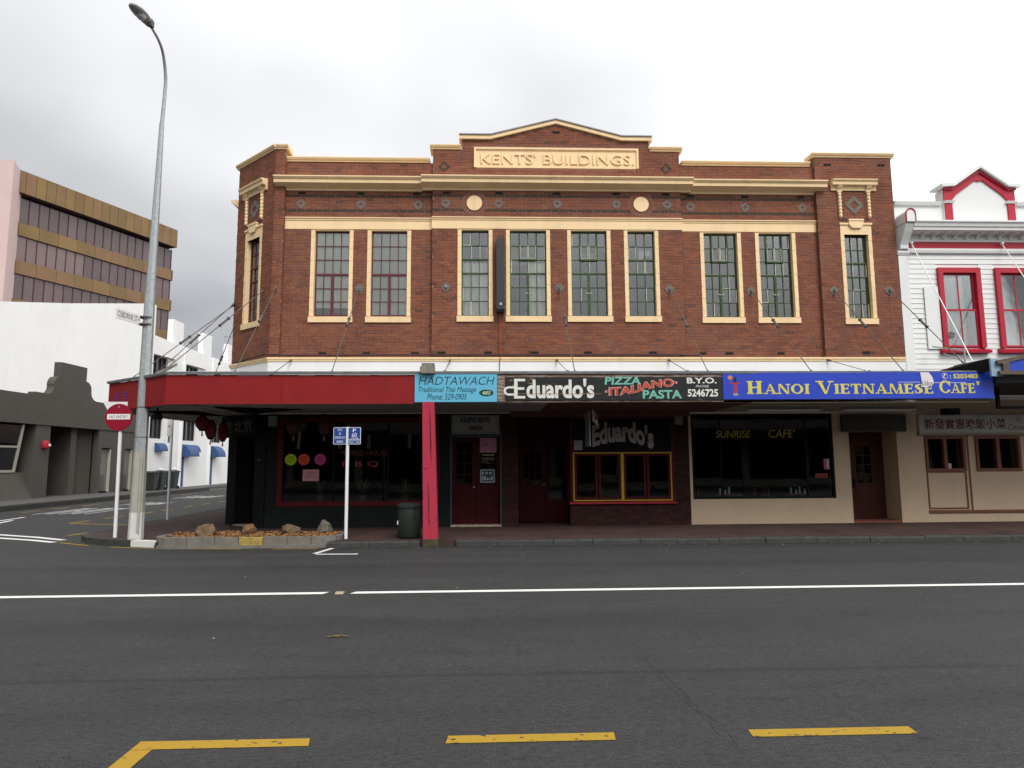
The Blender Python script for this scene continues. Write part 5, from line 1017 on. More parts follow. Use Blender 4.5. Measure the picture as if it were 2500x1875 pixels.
def cat(ps, n=6):
    P = [Vector(p) for p in ps]; P = [P[0] * 2 - P[1]] + P + [P[-1] * 2 - P[-2]]; out = []
    for i in range(1, len(P) - 2):
        for k in range(n):
            t = k / n; a, b_, c, d = P[i - 1], P[i], P[i + 1], P[i + 2]; out.append(.5 * (2 * b_ + (c - a) * t + (2 * a - 5 * b_ + 4 * c - d) * t * t + (3 * b_ - a - 3 * c + d) * t ** 3))
    return out + [P[-2]]
arm_ = cat([(-7.61, 14.98, 9.6), (-7.57, 14.95, 10.3), (-7.535, 14.88, 10.74), (-7.50, 14.66, 11.12), (-7.46, 14.36, 11.28), (-7.43, 13.88, 11.35)]); b = MB(); b.tube(arm_, [.044 - .018 * i / len(arm_) for i in range(len(arm_))], 12); b.build('arm', m_galv, la, smooth=True)
hx, hy, hz = -7.44, 13.92, 11.36
def head_ring(y, w, zt, zb, x): return [(x + w * math.cos(a), y, (zt + zb) / 2 + (zt - zb) / 2 * math.sin(a)) for a in [k * 2 * PI / 14 for k in range(14)]]
rings = [(hy + .05, .04, .04, -.03, 0), (hy - .06, .085, .075, -.065, -.01), (hy - .18, .125, .09, -.055, -.02), (hy - .34, .15, .095, -.04, -.045), (hy - .50, .135, .09, -.03, -.065), (hy - .60, .09, .07, -.015, -.08), (hy - .64, .04, .045, .0, -.085)]
b = MB(); vs_ = []; fs = []
for i, (y, w_, zt, zb, dx) in enumerate(rings): vs_ += head_ring(y, w_, hz + zt + .03 * i / 6, hz + zb + .03 * i / 6, hx + dx)
for i in range(len(rings) - 1):
    for k in range(14): fs.append((i * 14 + k, i * 14 + (k + 1) % 14, (i + 1) * 14 + (k + 1) % 14, (i + 1) * 14 + k))
fs += [tuple(range(14)), tuple(6 * 14 + k for k in range(14))]; b.add(vs_, fs); b.build('lantern_head', M('lamp_head', (.30, .31, .30), .5, .1), la, smooth=True)
b = MB(); b.lathe((hx - .035, hy - .33, hz - .085), [(.025, 0), (.07, .018), (.095, .05), (.10, .08)], 18); b.build('lens', M('lens_grey', (.42, .41, .42), .25, .05), la, smooth=True); MB().box(hx + .02, hx + .10, hy - .16, hy - .04, hz - .09, hz + .06).build('photocell', m_rod, la)
# street name blade
FN = Frame((-7.90, 14.13, 0), (.13, .72)); sn = thing('street_name_sign', 'narrow white street name blade clamped to the lamp post', 'sign', (-7.8, 14.95, 4.9)); MB(FN).box(.0, .72, -.01, .01, 4.83, 5.05).build('blade', m_signw, sn); text(sn, 'OSBORNE ST ▸', FN, .03, .70, 4.875, 5.005, -.01, m_blk, .001)
for z in (4.86, 5.02): MB().lathe((-7.70, 14.95, z - .02), [(.15, 0), (.15, .03)], 12).build('clamp', m_rod, sn)

# planter at the kerb
pt = thing('planter', 'low concrete-edged planter with bark mulch at the street corner', 'planter', (-5.1, 14.85, 0)); 
def rounded(x0, x1, y0, y1, r, n=5): return [(cx + r * math.cos(a), cy + r * math.sin(a)) for cx, cy, a0 in ((x0 + r, y0 + r, PI), (x1 - r, y0 + r, 1.5 * PI), (x1 - r, y1 - r, 0), (x0 + r, y1 - r, .5 * PI)) for a in [a0 + k * PI / 2 / n for k in range(n + 1)]]
ol = rounded(-7.0, -3.12, 14.20, 15.40, .42); ol = ol + [ol[0]]
dense = []
for (a, b_), (c, d) in zip(ol, ol[1:]):
    n = max(1, int(math.hypot(c - a, d - b_) / .07)); dense += [(a + (c - a) * k / n, b_ + (d - b_) * k / n) for k in range(n)]
dense.append(ol[0]); per = 0; seg = [dense[0]]; pb = random.Random(2); tgt = .4; idx = 0
for p, q in zip(dense, dense[1:]):
    per += math.hypot(q[0] - p[0], q[1] - p[1]); seg.append(q)
    if per > tgt or q == dense[-1]:
        if len(seg) > 2:
            mx_ = sum(a for a, _ in seg) / len(seg); my_ = sum(b_ for _, b_ in seg) / len(seg); yl = (-4.95 < mx_ < -4.45 and my_ < 14.5)
            L_, R_ = [], []
            for i in range(len(seg)):
                d = (Vector(seg[min(i + 1, len(seg) - 1)]) - Vector(seg[max(i - 1, 0)])).normalized(); n_ = Vector((-d.y, d.x)); s_ = .004 if 0 < i < len(seg) - 1 else .0
                L_.append(Vector(seg[i]) + n_ * (.004 * pb.random())); R_.append(Vector(seg[i]) + n_ * .15)
            if len(seg) > 2: L_[0] += (L_[1] - L_[0]) * .1; R_[0] += (R_[1] - R_[0]) * .1; L_[-1] += (L_[-2] - L_[-1]) * .1; R_[-1] += (R_[-2] - R_[-1]) * .1
            MB().prism_z([tuple(v) for v in L_] + [tuple(v) for v in R_[::-1]], -.02, .225 + pb.uniform(-.012, .008)).build('kerb_block', m_kyel if yl else m_conc, pt)
        seg = [q]; per = 0; tgt = pb.uniform(.36, .5)
MB().prism_z(rounded(-7.03, -3.09, 14.17, 15.43, .43), -.02, .06).build('footing', m_conc, pt)
mb_ = MB(); nx, ny = 60, 16; x0, x1, y0, y1 = -6.86, -3.26, 14.34, 15.26
def inside(x, y): 
    r = .3; cx = min(max(x, x0 + r), x1 - r); cy = min(max(y, y0 + r), y1 - r); return math.hypot(x - cx, y - cy) <= r + .02
hgt = lambda x, y: .185 + .035 * noise.noise(Vector((x * 2, y * 2, 0))) + .03 * (1 if inside(x, y) else 0) + .02 * noise.noise(Vector((x * 9, y * 9, 1)))
for i in range(nx):
    for j in range(ny):
        q = [(x0 + (x1 - x0) * (i + a) / nx, y0 + (y1 - y0) * (j + c) / ny) for a, c in ((0, 0), (1, 0), (1, 1), (0, 1))]
        if all(inside(*p) for p in q): mb_.add([(x, y, hgt(x, y)) for x, y in q], [(0, 1, 2, 3)])
m_bark = M('bark_mulch', (.20, .10, .042), .95, .6, 16, .5, 60)
kind(mb_.build('mulch', m_bark, pt), 'stuff')
chips = MB(); cq = random.Random(13)
for i in range(1500):
    x, y = cq.uniform(x0, x1), cq.uniform(y0, y1)
    if not inside(x, y): continue
    a = cq.uniform(0, 6.28); l = cq.uniform(.012, .035); w_ = l * .45; z = hgt(x, y) + .006; u = Vector((math.cos(a) * l, math.sin(a) * l, cq.uniform(-.012, .02))); v = Vector((-math.sin(a) * w_, math.cos(a) * w_, cq.uniform(-.008, .012))); c = Vector((x, y, z + .008))
    chips.add([c - u - v, c + u - v, c + u + v, c - u + v], [(0, 1, 2, 3)])
kind(chips.build('bark_chips', M('bark_chip', (.25, .125, .05), .95, .6, 30), pt), 'stuff')
def rock(x, y, z, sx, sy, sz, seed, label, col):
    bm = bmesh.new(); bmesh.ops.create_icosphere(bm, subdivisions=4, radius=1.0); q = random.Random(seed); cuts = [(Vector((q.gauss(0, 1), q.gauss(0, 1), q.gauss(0, .8))).normalized(), q.uniform(.50, .78)) for _ in range(15)]
    for v in bm.verts:
        p = v.co.copy()
        for n_, d in cuts:
            e = p.dot(n_) - d
            if e > 0: p -= n_ * e * .98
        p *= 1 + .08 * noise.noise(p * 2.2 + Vector((seed, 0, 0))) + .05 * noise.noise(p * 6 + Vector((0, seed, 0))) + .02 * noise.noise(p * 15)
        v.co = Vector((p.x * sx, p.y * sy, p.z * sz))
    me = bpy.data.meshes.new('rock'); bm.to_mesh(me); bm.free(); me.materials.append(M('rock_%d' % seed, col, .95, .45, 7, .6, 30, grime=.4)); return tag(place('rock', me, None, (x, y, z - .045)), label, 'rock', 'rocks in the planter')
rock(-6.09, 14.85, .32, .30, .23, .20, 3, 'large pale brown boulder at the left end of the planter', (.16, .108, .062)); rock(-5.21, 14.98, .37, .20, .17, .15, 5, 'smallest reddish boulder, second from the left in the planter', (.17, .095, .05)); rock(-4.35, 14.95, .33, .27, .2, .20, 8, 'pointed brown boulder, third from the left in the planter', (.145, .10, .06)); rock(-3.58, 14.92, .34, .25, .22, .22, 13, 'grey pointed boulder at the right end of the planter', (.14, .125, .095))

# ------------------------------------------------------------------ white weatherboard building on the right
WB = thing('weatherboard_building', 'white weatherboard shop with bright red trim and a small pediment', 'building', (14, 17.1, .12))
m_wb = M('white_weatherboard', (.74, .75, .74), .55, .03, 1.2, grime=.10, gcol=(.40, .40, .37)); m_crim = M('crimson_trim', (.42, .010, .032), .45, .07)
XR = 19.0; W1, W2 = (12.15, 13.32), (13.74, 14.92); W3 = (15.35, 16.5)
wh = [(w[0] + .06, w[1] - .06, 4.70, 6.84) for w in (W1, W2, W3)]
b = MB(); wall(b, 11.10, XR, 3.2, 7.36, 17.12, 17.4, wh); wall(b, 11.10, XR, 7.36, 8.72, 17.12, 17.4); b.box(11.11, XR, 19.2, 34, 3.0, 8.0); b.box(11.11, XR, 17.4, 34, 7.4, 7.9); bd = b.build('wall', m_wb, WB)
z = 4.0; k = 0
while z < 7.32:
    iv = [(11.36, XR)]
    for w in (W1, W2, W3):
        if z + .137 > 4.55 and z < 6.90: iv = sub(iv, w[0], w[1])
    for a, c in iv: MB().prism_x([(17.12, z), (17.098, z - .003), (17.111, z + .134), (17.12, z + .134)], a, c).build('weatherboard', m_wb, bd)
    z += .137
MB().box(11.095, 11.355, 17.05, 17.12, 3.2, 7.28).build('corner_board', m_wb, WB); MB().prism_x([(17.12, 7.24), (17.03, 7.24), (17.0, 7.30), (17.0, 7.34), (17.12, 7.36)], 11.06, 11.40).build('capital', m_wb, WB)
MB().box(11.745, 12.13, 17.06, 17.08, 4.67, 6.37).build('flush_panel', m_wb, WB)
def sash(x0, x1, seed):
    b = MB(); y = 17.02
    b.box(x0, x0 + .13, y, 17.16, 4.70, 6.89); b.box(x1 - .13, x1, y, 17.16, 4.70, 6.89); b.box(x0 + .13, x1 - .13, y, 17.16, 6.75, 6.89); b.prism_x([(16.96, 4.55), (16.95, 4.62), (17.16, 4.70), (17.16, 4.55)], x0 - .08, x1 + .08)
    w = b.build('sash_window', m_crim, WB); b = MB(); zi, zm = 4.72, 5.73; a, c = x0 + .13, x1 - .13; xm = (a + c) / 2
    frame_rect(b, a, c, zi, zm + .03, 17.09, 17.12, .05); frame_rect(b, a, c, zm - .01, 6.75, 17.125, 17.15, .045); b.box(xm - .014, xm + .014, 17.095, 17.118, zi + .05, zm); b.box(xm - .014, xm + .014, 17.128, 17.148, zm + .03, 6.71); b.build('sash', m_crim, w)
    for p, q in ((a + .05, xm - .014), (xm + .014, c - .05)): pane(FM, p, q, zi + .05, zm - .02, 17.105, w, m_glass, .2); pane(FM, p, q, zm + .035, 6.705, 17.138, w, m_glass, .2)
    m_cur = M('white_curtain', (.84, .84, .86), .9, .06, 6, stretch=(5, 1, .5))
    if seed == 1: curtain(FM, a + .02, a + .62, 4.78, 6.66, 17.19, w, m_cur, 7, .025, -.12)
    else: curtain(FM, a + .02, c - .05, 4.78, 6.66, 17.19, w, m_cur, 9, .025, .0)
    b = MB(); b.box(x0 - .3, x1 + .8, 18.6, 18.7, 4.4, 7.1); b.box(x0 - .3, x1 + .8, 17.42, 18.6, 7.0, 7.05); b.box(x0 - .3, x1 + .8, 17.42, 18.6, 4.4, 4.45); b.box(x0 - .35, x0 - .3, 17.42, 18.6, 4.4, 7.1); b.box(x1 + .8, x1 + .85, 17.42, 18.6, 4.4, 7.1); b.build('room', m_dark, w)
    return w
s1 = sash(*W1, 1); sash(*W2, 2); sash(*W3, 3)
MB().prism_y([(12.42 + .10 * math.cos(a) * (1 + .3 * math.sin(5 * a)), 5.05 + .09 * math.sin(a)) for a in [k * PI / 10 for k in range(20)]], 17.088, 17.09).build('flower_sticker', M('sticker_grey', (.12, .12, .13), .7, .8, 40), s1)
# entablature
def wband(prof, name, mat, x0=11.36, x1=XR): return MB().prism_x(prof, x0, x1).build(name, mat, WB)
wband([(17.12, 7.30), (17.04, 7.30), (17.02, 7.36), (17.02, 7.42), (17.12, 7.43)], 'architrave', m_wb); wband([(17.12, 7.43), (17.09, 7.432), (17.09, 7.62), (17.12, 7.62)], 'frieze', m_crim)
wband([(17.12, 7.62), (17.06, 7.62), (17.05, 7.66), (17.085, 7.68), (17.085, 7.82), (16.74, 7.84), (16.73, 7.91), (16.70, 7.93), (16.68, 8.0), (16.64, 8.04), (16.64, 8.08), (17.12, 8.13)], 'cornice', m_wb)
x = 11.75
while x < XR - .1:
    MB().prism_x([(17.084, 7.70), (17.03, 7.70), (17.0, 7.76), (16.92, 7.78), (16.80, 7.80), (16.78, 7.835), (17.084, 7.835)], x, x + .075).build('modillion', m_wb, WB); x += .31
b = MB(); b.prism_x([(17.12, 8.66), (17.06, 8.66), (17.04, 8.70), (17.02, 8.75), (17.12, 8.78)], 11.10, 12.42); b.prism_x([(17.12, 8.66), (17.06, 8.66), (17.04, 8.70), (17.02, 8.75), (17.12, 8.78)], 14.55, XR); b.build('parapet_coping', m_wb, WB)
# end bracket with arched cap
b = MB(); b.prism_x([(17.12, 7.40), (16.98, 7.40), (16.97, 7.50), (16.90, 7.62), (16.78, 7.80), (16.70, 7.95), (16.70, 8.02), (17.12, 8.02)], 11.13, 11.35); eb = b.build('end_bracket', m_wb, WB)
arc = [(11.12, 8.03), (11.36, 8.03), (11.36, 8.22)] + [(11.24 + .12 * math.cos(a), 8.22 + .15 * math.sin(a)) for a in [k * PI / 8 for k in range(1, 8)]] + [(11.12, 8.22)]
MB().prism_y(arc, 16.62, 17.12).build('cap', m_wb, eb); arc2 = [(11.24 + (x - 11.24) * 1.14, 8.03 + (z - 8.03) * 1.09) for x, z in arc]
b = MB()
for i in range(2, len(arc) - 1): b.prism_y([arc[i], arc[i + 1], arc2[i + 1], arc2[i]], 16.60, 16.64)
b.prism_y([arc[1], arc[2], arc2[2], arc2[1]], 16.60, 16.64); b.prism_y([arc[-1], arc[0], arc2[0], arc2[-1]], 16.60, 16.64); b.build('cap_rim', m_crim, eb)
# pediment
X0, X1, XM = 12.50, 14.46, 13.50
b = MB(); b.prism_y([(X0, 8.10), (X1, 8.10), (X1, 9.10), (14.25, 9.16), (XM, 9.66), (12.74, 9.16), (X0, 9.10)], 17.06, 17.4); pd = b.build('pediment', m_wb, WB)
b = MB(); b.box(X0, X0 + .20, 17.02, 17.06, 8.16, 8.70); b.box(X1 - .20, X1, 17.02, 17.06, 8.16, 8.70); b.prism_y([(X0 - .02, 8.78), (X0 + .18, 8.78), (X0 + .26, 8.86), (X0 + .34, 8.96), (XM - .1, 9.36), (XM, 9.34), (XM + .1, 9.36), (X1 - .34, 8.96), (X1 - .26, 8.86), (X1 - .18, 8.78), (X1 + .02, 8.78), (X1 + .02, 9.13), (14.25, 9.17), (XM, 9.68), (12.74, 9.17), (X0 - .02, 9.13)], 17.02, 17.058); b.build('red_moulding', m_crim, pd)
b = MB(); gp2 = [(X0 - .04, 9.07), (12.72, 9.07), (XM, 9.57), (14.27, 9.07), (X1 + .04, 9.07)]; b.prism_y(gp2 + [(x, z + .07) for x, z in gp2[::-1]], 16.98, 17.019); b.build('red_moulding', m_crim, pd)
gp3 = [(X0 - .12, 9.135), (12.74, 9.155), (XM, 9.68), (14.25, 9.155), (X1 + .12, 9.135)]; MB().prism_y(gp3 + [(x, z + .085) for x, z in gp3[::-1]], 16.90, 17.42).build('raking_cap', m_wb, pd)
b = MB()
for x in (X0 - .02, X1 - .24): b.prism_x([(17.06, 8.70), (16.99, 8.70), (16.96, 8.76), (17.06, 8.78)], x, x + .26)
b.build('cap', m_wb, pd)
for x, x2 in ((11.46, 11.05), (13.98, 13.6)):
    b = MB(); b.tube([(x, 17.02, 7.56), (x2, 14.6, 3.95)], .013, 8); b.lathe((x, 17.0, 7.53), [(.03, 0), (.045, .03), (.03, .07)], 10); b.build('stay', m_wpole, WB)
b = MB(); b.tube([(11.32, 15.2, 3.7), (11.32, 15.2, 4.35)], .02, 6); b.tube([(11.32, 15.2, 4.3), (11.75, 16.9, 4.7)], .02, 6); b.tube([(11.0, 14.7, 3.72), (11.45, 15.6, 4.25)], .015, 6); b.tube([(11.5, 14.7, 3.72), (11.1, 15.6, 4.3)], .012, 6); b.build('bracket_arm', m_galv, WB)
MB().tube([(14.66, 17.3, 8.74), (16.2, 17.4, 10.7)], .008, 5).build('stay_wire', m_rod, WB)
# its ground floor
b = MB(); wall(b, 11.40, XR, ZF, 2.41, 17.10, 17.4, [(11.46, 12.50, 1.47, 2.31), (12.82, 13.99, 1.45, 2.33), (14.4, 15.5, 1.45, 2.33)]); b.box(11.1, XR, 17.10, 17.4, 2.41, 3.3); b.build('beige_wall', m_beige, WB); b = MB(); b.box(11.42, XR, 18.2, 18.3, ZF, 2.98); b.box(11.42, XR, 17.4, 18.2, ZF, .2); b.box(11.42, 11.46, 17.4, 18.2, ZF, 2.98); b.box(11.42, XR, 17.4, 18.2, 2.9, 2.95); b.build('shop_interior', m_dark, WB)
for x0, x1 in ((11.44, 12.52), (12.80, 14.01), (14.38, 15.52)):
    b = MB(); frame_rect(b, x0, x1, 1.43, 2.34, 17.06, 17.2, .07); xm = (x0 + x1) / 2; b.box(xm - .045, xm + .045, 17.07, 17.2, 1.50, 2.27); w = b.build('shop_window', m_btrim, WB); pane(FM, x0 + .07, xm - .045, 1.50, 2.27, 17.15, w, m_sglass, .2); pane(FM, xm + .045, x1 - .07, 1.50, 2.27, 17.15, w, m_sglass, .2)
    if x0 < 12: MB().box(xm + .08, xm + .17, 17.13, 17.135, 1.50, 1.63).build('card', M('card_white', (.5, .5, .45), .7), w)
b = MB(); b.box(11.44, 11.475, 17.08, 17.1, .46, 1.43); b.box(12.47, 12.505, 17.08, 17.1, .46, 1.43); b.box(11.475, 12.47, 17.08, 17.1, .46, .495); b.box(11.475, 12.47, 17.08, 17.1, 1.395, 1.43); b.box(12.58, 12.615, 17.08, 17.1, .43, 2.40); b.box(11.42, XR, 17.06, 17.1, .36, .43); b.build('trim', m_btrim, WB)
sg = tag(MB().box(11.28, 15.6, 17.0, 17.09, 2.43, 2.90).build('shop_sign', M('pale_sign', (.46, .46, .45), .6, .05)), 'pale signboard with dark red brush characters over beige shop windows', 'sign'); MB().box(11.26, 15.62, 16.99, 17.09, 2.37, 2.428).build('lower_rail', M('rail_tan', (.30, .26, .18), .7), sg)
m_cred = M('character_red', (.15, .02, .025), .7)
text(sg, '新發實惠晚飯小菜', FM, 11.42, 13.62, 2.52, 2.80, 17.0, m_cred, .003, bold=.012); text(sg, 'Chinese', FM, 13.66, 14.3, 2.50, 2.64, 17.0, m_cred, .003, shear=.3); text(sg, 'Ta', FM, 13.90, 14.02, 2.70, 2.82, 17.0, m_cred, .003, shear=.3)
# its own verandah end, timber framed with blue panels
NA = thing('side_awning', 'dark verandah with brown timber frame and blue panels at the right edge', 'awning', (14, 14.0, 3.4))
m_tim = M('brown_timber', (.11, .085, .06), .8, .3, 8, .2); m_lbl = M('pale_blue_board', (.26, .40, .52), .7, .2, 5)
MB().prism_z([(11.26, 14.2), (XR, 14.2), (XR, 17.05), (11.26, 17.05)], 3.42, 3.60).build('roof', M('dark_soffit', (.045, .045, .042), .9), NA)
MB().prism_y([(11.0, 3.54), (11.24, 3.54), (11.24, 3.90), (11.0, 3.93)], 14.0, 14.05).build('end_board', m_lbl, NA); MB().prism([[(10.1, 15.2, 3.66), (11.05, 14.05, 3.66), (11.05, 14.05, 3.95), (11.0, 14.3, 3.92)], [(10.1, 15.3, 3.66), (11.05, 15.2, 3.66), (11.05, 15.2, 3.95), (11.0, 15.2, 3.92)]]).build('roof_flashing', m_black, NA)
b = MB(); b.box(11.13, XR, 13.92, 14.0, 3.57, 3.65); b.prism_y([(11.10, 3.80), (11.10, 3.88), (12.4, 4.14), (12.4, 4.06)], 13.92, 14.0); b.prism_y([(12.4, 4.06), (12.4, 4.14), (XR, 4.14), (XR, 4.06)], 13.92, 14.0); b.prism_y([(11.22, 3.65), (11.36, 3.65), (11.36, 3.85), (11.22, 3.82)], 13.925, 13.995); b.build('timber_frame', m_tim, NA)
MB().prism_y([(11.36, 3.65), (XR, 3.65), (XR, 4.06), (12.4, 4.06), (11.36, 3.85)], 13.96, 13.99).build('blue_panel', m_bl, NA); b = MB(); b.box(11.86, 11.93, 15.0, 15.06, 2.9, 3.42); b.box(11.93, 13, 15.0, 15.06, 2.9, 2.96); b.build('hanger', m_black, NA)
# cabbage tree top behind it, mostly outside the frame
ct = thing('cabbage_tree', 'spiky tree tip showing at the right edge above the white shop', 'tree', (21.2, 22.0, .1)); MB().tube([(21.2, 22.0, .1), (21.1, 22, 6), (21.0, 22, 11.0), (20.85, 22, 13.6)], [.22, .17, .12, .08], 10).build('trunk', m_tim, ct)
cb = MB(); cq = random.Random(17)
def blades(c, n):
    c = Vector(c)
    for i in range(n):
        d = Vector((cq.gauss(0, 1), cq.gauss(0, 1), cq.gauss(.25, .8))).normalized(); l = cq.uniform(.6, 1.0); s = d.cross(Vector((0, 0, 1))).normalized() * .035; m = c + d * l * .55; t = c + d * l + Vector((0, 0, -.12)); cb.poly([c - s * .4, m - s, t, m + s, c + s * .4])
blades((20.85, 22.0, 13.65), 170)
cb.build('crown', M('cabbage_leaf', (.05, .085, .03), .6, .4, 9), ct)

# ------------------------------------------------------------------ far side of the side street: grey shop
FG = Frame((-20.5, 0, 0), (0, 1)); m_grey = M('grey_render', (.076, .069, .060), .8, .08, 1.5, .15, 50, grime=.2, gcol=(.07, .065, .06))
GB = thing('grey_shop', 'low dark grey rendered shop with a curved stepped gable', 'building', (-21, 32, .2))
b = MB(FG); wall(b, 14, 39.5, .2, 3.55, 0, .3, [(24.4, 31.0, .2, 3.55), (31.9, 35.82, .2, 3.55), (36.12, 37.12, .22, 2.6), (38.4, 39.3, .22, 2.6)])
cur = lambda cx, cz, rx, rz, a0, a1, n=7: [(cx + rx * math.cos(a0 + (a1 - a0) * k / n), cz + rz * math.sin(a0 + (a1 - a0) * k / n)) for k in range(n + 1)]
b.prism_y([(14, 3.55), (39.5, 3.55), (39.5, 4.98), (35.35, 4.98)] + cur(35.35, 5.40, .55, .42, -PI / 2, -PI, 6) + cur(34.32, 5.5, .48, .42, 0, PI / 2, 6)[0:] + [(34.32, 6.62), (32.28, 6.62), (32.28, 5.92)] + cur(32.28, 5.5, .45, .42, PI / 2, PI, 6) + cur(31.45, 5.42, .40, .40, 0, -PI / 2, 6) + [(30.6, 5.02), (30.6, 4.88), (14, 4.84)], -.05, .3)
gw = b.build('wall', m_grey, GB); b = MB(FG); b.box(14, 39.5, .3, 9, 4.3, 4.5); b.box(14, 39.5, 1.6, 1.7, .2, 4.3); b.build('roof', m_grey, GB)
b = MB(FG); b.prism_x([(-.02, .2), (.38, 1.40), (.6, 1.40), (.6, .2)], 22, 30.95); b.box(30.9, 31.0, .0, 1.6, .2, 3.55); b.build('raked_plinth', m_grey, GB)
fw = MB(FG); 
for x in (25.6, 28.15, 30.2): fw.prism_x([(.36, 1.40), (.08, 3.5), (.18, 3.5), (.46, 1.40)], x - .07, x + .07)
fw.prism_x([(.34, 1.40), (.33, 1.50), (.47, 1.50), (.47, 1.40)], 25.6, 30.2); fw.prism_x([(.21, 2.48), (.20, 2.56), (.30, 2.56), (.31, 2.48)], 25.6, 30.2); wf = fw.build('raked_window', M('stone_frame', (.42, .40, .34), .6), GB)
for a, c in ((25.67, 28.08), (28.22, 30.13)):
    for z0_, z1_ in ((1.5, 2.48), (2.56, 3.45)):
        f = lambda z: .40 - (z - 1.4) * .135
        MB(FG).prism([[(a, f(z0_), z0_), (c, f(z0_), z0_), (c, f(z1_), z1_), (a, f(z1_), z1_)], [(a, f(z0_) + .006, z0_), (c, f(z0_) + .006, z0_), (c, f(z1_) + .006, z1_), (a, f(z1_) + .006, z1_)]]).build('pane', m_glass, wf)
b = MB(FG); b.box(24.4, 30.9, .9, .95, .2, 3.5); b.build('window_backing', m_dark, GB)
b = MB(FG); b.box(31.9, 32.55, .9, 1.6, .2, 3.55); b.box(33.95, 34.4, .3, 1.5, .2, 3.55); b.prism_z([(34.3, .95), (35.8, .35), (35.82, 1.5), (34.3, 1.5)], .2, 3.55); b.build('entrance_wall', m_grey, GB); MB(FG).box(32.5, 34.0, 1.4, 1.45, .2, 3.5).build('entrance_door', M('charcoal_door', (.022, .02, .02), .6), GB)
for x0, x1 in ((36.12, 37.12), (38.4, 39.3)):
    d = MB(FG).box(x0 + .03, x1 - .12, .16, .2, .3, 2.55).build('side_door', M('grey_door', (.17, .155, .135), .7, .1), GB); MB(FG).box(x1 - .12, x1 - .02, .04, .2, .24, 2.58).build('jamb', M('stone_frame', (.42, .40, .34), .6), d); MB(FG).lathe((x0 + .2, .13, 1.55), [(.03, 0), (.04, .04), (.03, .1)], 8).build('handle', m_galv, d); MB(FG).box(x0 + .08, x1 - .35, .145, .16, .32, 1.15).build('kick_panel', M('grey_kick', (.11, .10, .09), .8, .3, 12), d); MB(FG).box(x0, x1 - .1, .1, .3, .22, .3).build('threshold', m_black, d)
al = tag(MB(FG).lathe((31.5, -.06, 2.44), [(.05, 0), (.17, .06), (.20, .2), (.17, .34), (.05, .40)], 16).build('alarm_bell', M('alarm_red', (.36, .02, .035), .45, .1, 10), smooth=True), 'round red alarm bell on the grey shop pillar', 'alarm bell')
MB(FG).box(31.42, 31.58, -.275, -.255, 2.58, 2.68).build('plate', m_signw, al)
tag(MB(FG).box(27.0, 29.0, 1.8, 2.2, 4.5, 5.15).build('roof_unit', M('teal_sheet', (.03, .12, .13), .6)), 'teal sheet metal box just showing over the grey shop parapet', 'roof unit')

# ------------------------------------------------------------------ white building beyond
FW = Frame((-20.0, 0, 0), (0, 1)); m_bw = M('bright_white_wall', (.78, .78, .77), .65, .04, .35, .08, 10, grime=.22, gcol=(.52, .52, .51))
WW = thing('white_building', 'bright white building with a blank side wall, tower fins and blue canopies', 'building', (-22, 46, .2))
b = MB(); pass
b = MB(); b.prism([[(-20.0, 39.55, .2), (-24.8, 39.55, .2), (-60, 42.0, .2), (-60, 50, .2), (-20.0, 40.0, .2)], [(-20.0, 39.55, 11.25), (-24.8, 39.55, 11.25), (-60, 42.0, 12.7), (-60, 50, 12.7), (-20.0, 40.0, 11.25)]]); b.build('side_wall', m_bw, WW)
UWN = [(40.05, 42.0), (44.3, 46.4), (48.8, 50.9), (53.3, 55.4), (57.8, 59.9)]; LWN = [(40.05, 41.8), (44.3, 46.45), (48.8, 50.9), (53.3, 55.4), (57.8, 59.9)]
b = MB(FW); wall(b, 40.0, 66, .2, 8.9, .1, .4, [(a, c, 6.4, 8.28) for a, c in UWN] + [(a, c, 3.25, 4.7) for a, c in LWN] + [(42.5, 43.2, 3.05, 4.35)]); b.box(40.3, 66, .45, 9, .2, 3.0); b.box(40.3, 66, 2.0, 9, 3.0, 8.9); b.build('street_wall', m_bw, WW)
for i in range(6):
    y0 = 39.6 + 4.5 * i
    MB(FW).prism([[(y0 + (.42 if i == 0 else 0), -.0, 8.30), (y0 + 3.2, -.12, 8.33), (y0 + 3.2, .1, 8.33), (y0 + (.42 if i == 0 else 0), .1, 8.30)], [(y0 + (.42 if i == 0 else 0), -.0, 9.42), (y0 + 3.2, -.12, 9.32), (y0 + 3.2, .6, 9.32), (y0 + (.42 if i == 0 else 0), .6, 9.42)]]).build('parapet_panel', m_bw, WW)
    MB(FW).box(y0 + 2.95, y0 + 4.42, .15, .5, 8.0, 10.95).build('tower_fin', m_bw, WW)
    if i: MB(FW).box(y0 - .15, y0 - .02, -.10, .12, .2, 8.28).build('wall_fin', m_bw, WW)
m_frame = M('dark_alu', (.025, .025, .027), .5); m_wg = M('grey_glass', (.05, .055, .055), .15, .2, 3, spec=.6)
for ws, z0_, z1_ in ((UWN, 6.4, 8.28), (LWN, 3.25, 4.7)):
    for a, c in ws:
        w = MB(FW).box(a, c, .32, .36, z0_, z1_).build('window', m_wg, WW); b = MB(FW); frame_rect(b, a, c, z0_, z1_, .22, .34, .06)
        for q in (.4, .72): xm = a + (c - a) * q; b.box(xm - .05, xm + .05, .22, .34, z0_ + .06, z1_ - .06)
        b.build('frame', m_frame, w)
MB(FW).box(42.5, 43.2, .3, .34, 3.05, 4.35).build('window', m_wg, WW)
m_can = M('canopy_blue', (.030, .075, .19), .6, .12, 6)
def canopy(a, c, z0, z1, out):
    b = MB(FW); n = 8; prof = [(.1, z0)] + [(.1 - out * math.sin(k / n * PI / 2), z0 + (z1 - z0) * (math.cos(k / n * PI / 2))) for k in range(n, -1, -1)]; b.prism_x(prof, a, c); return b.build('canopy', m_can, WW)
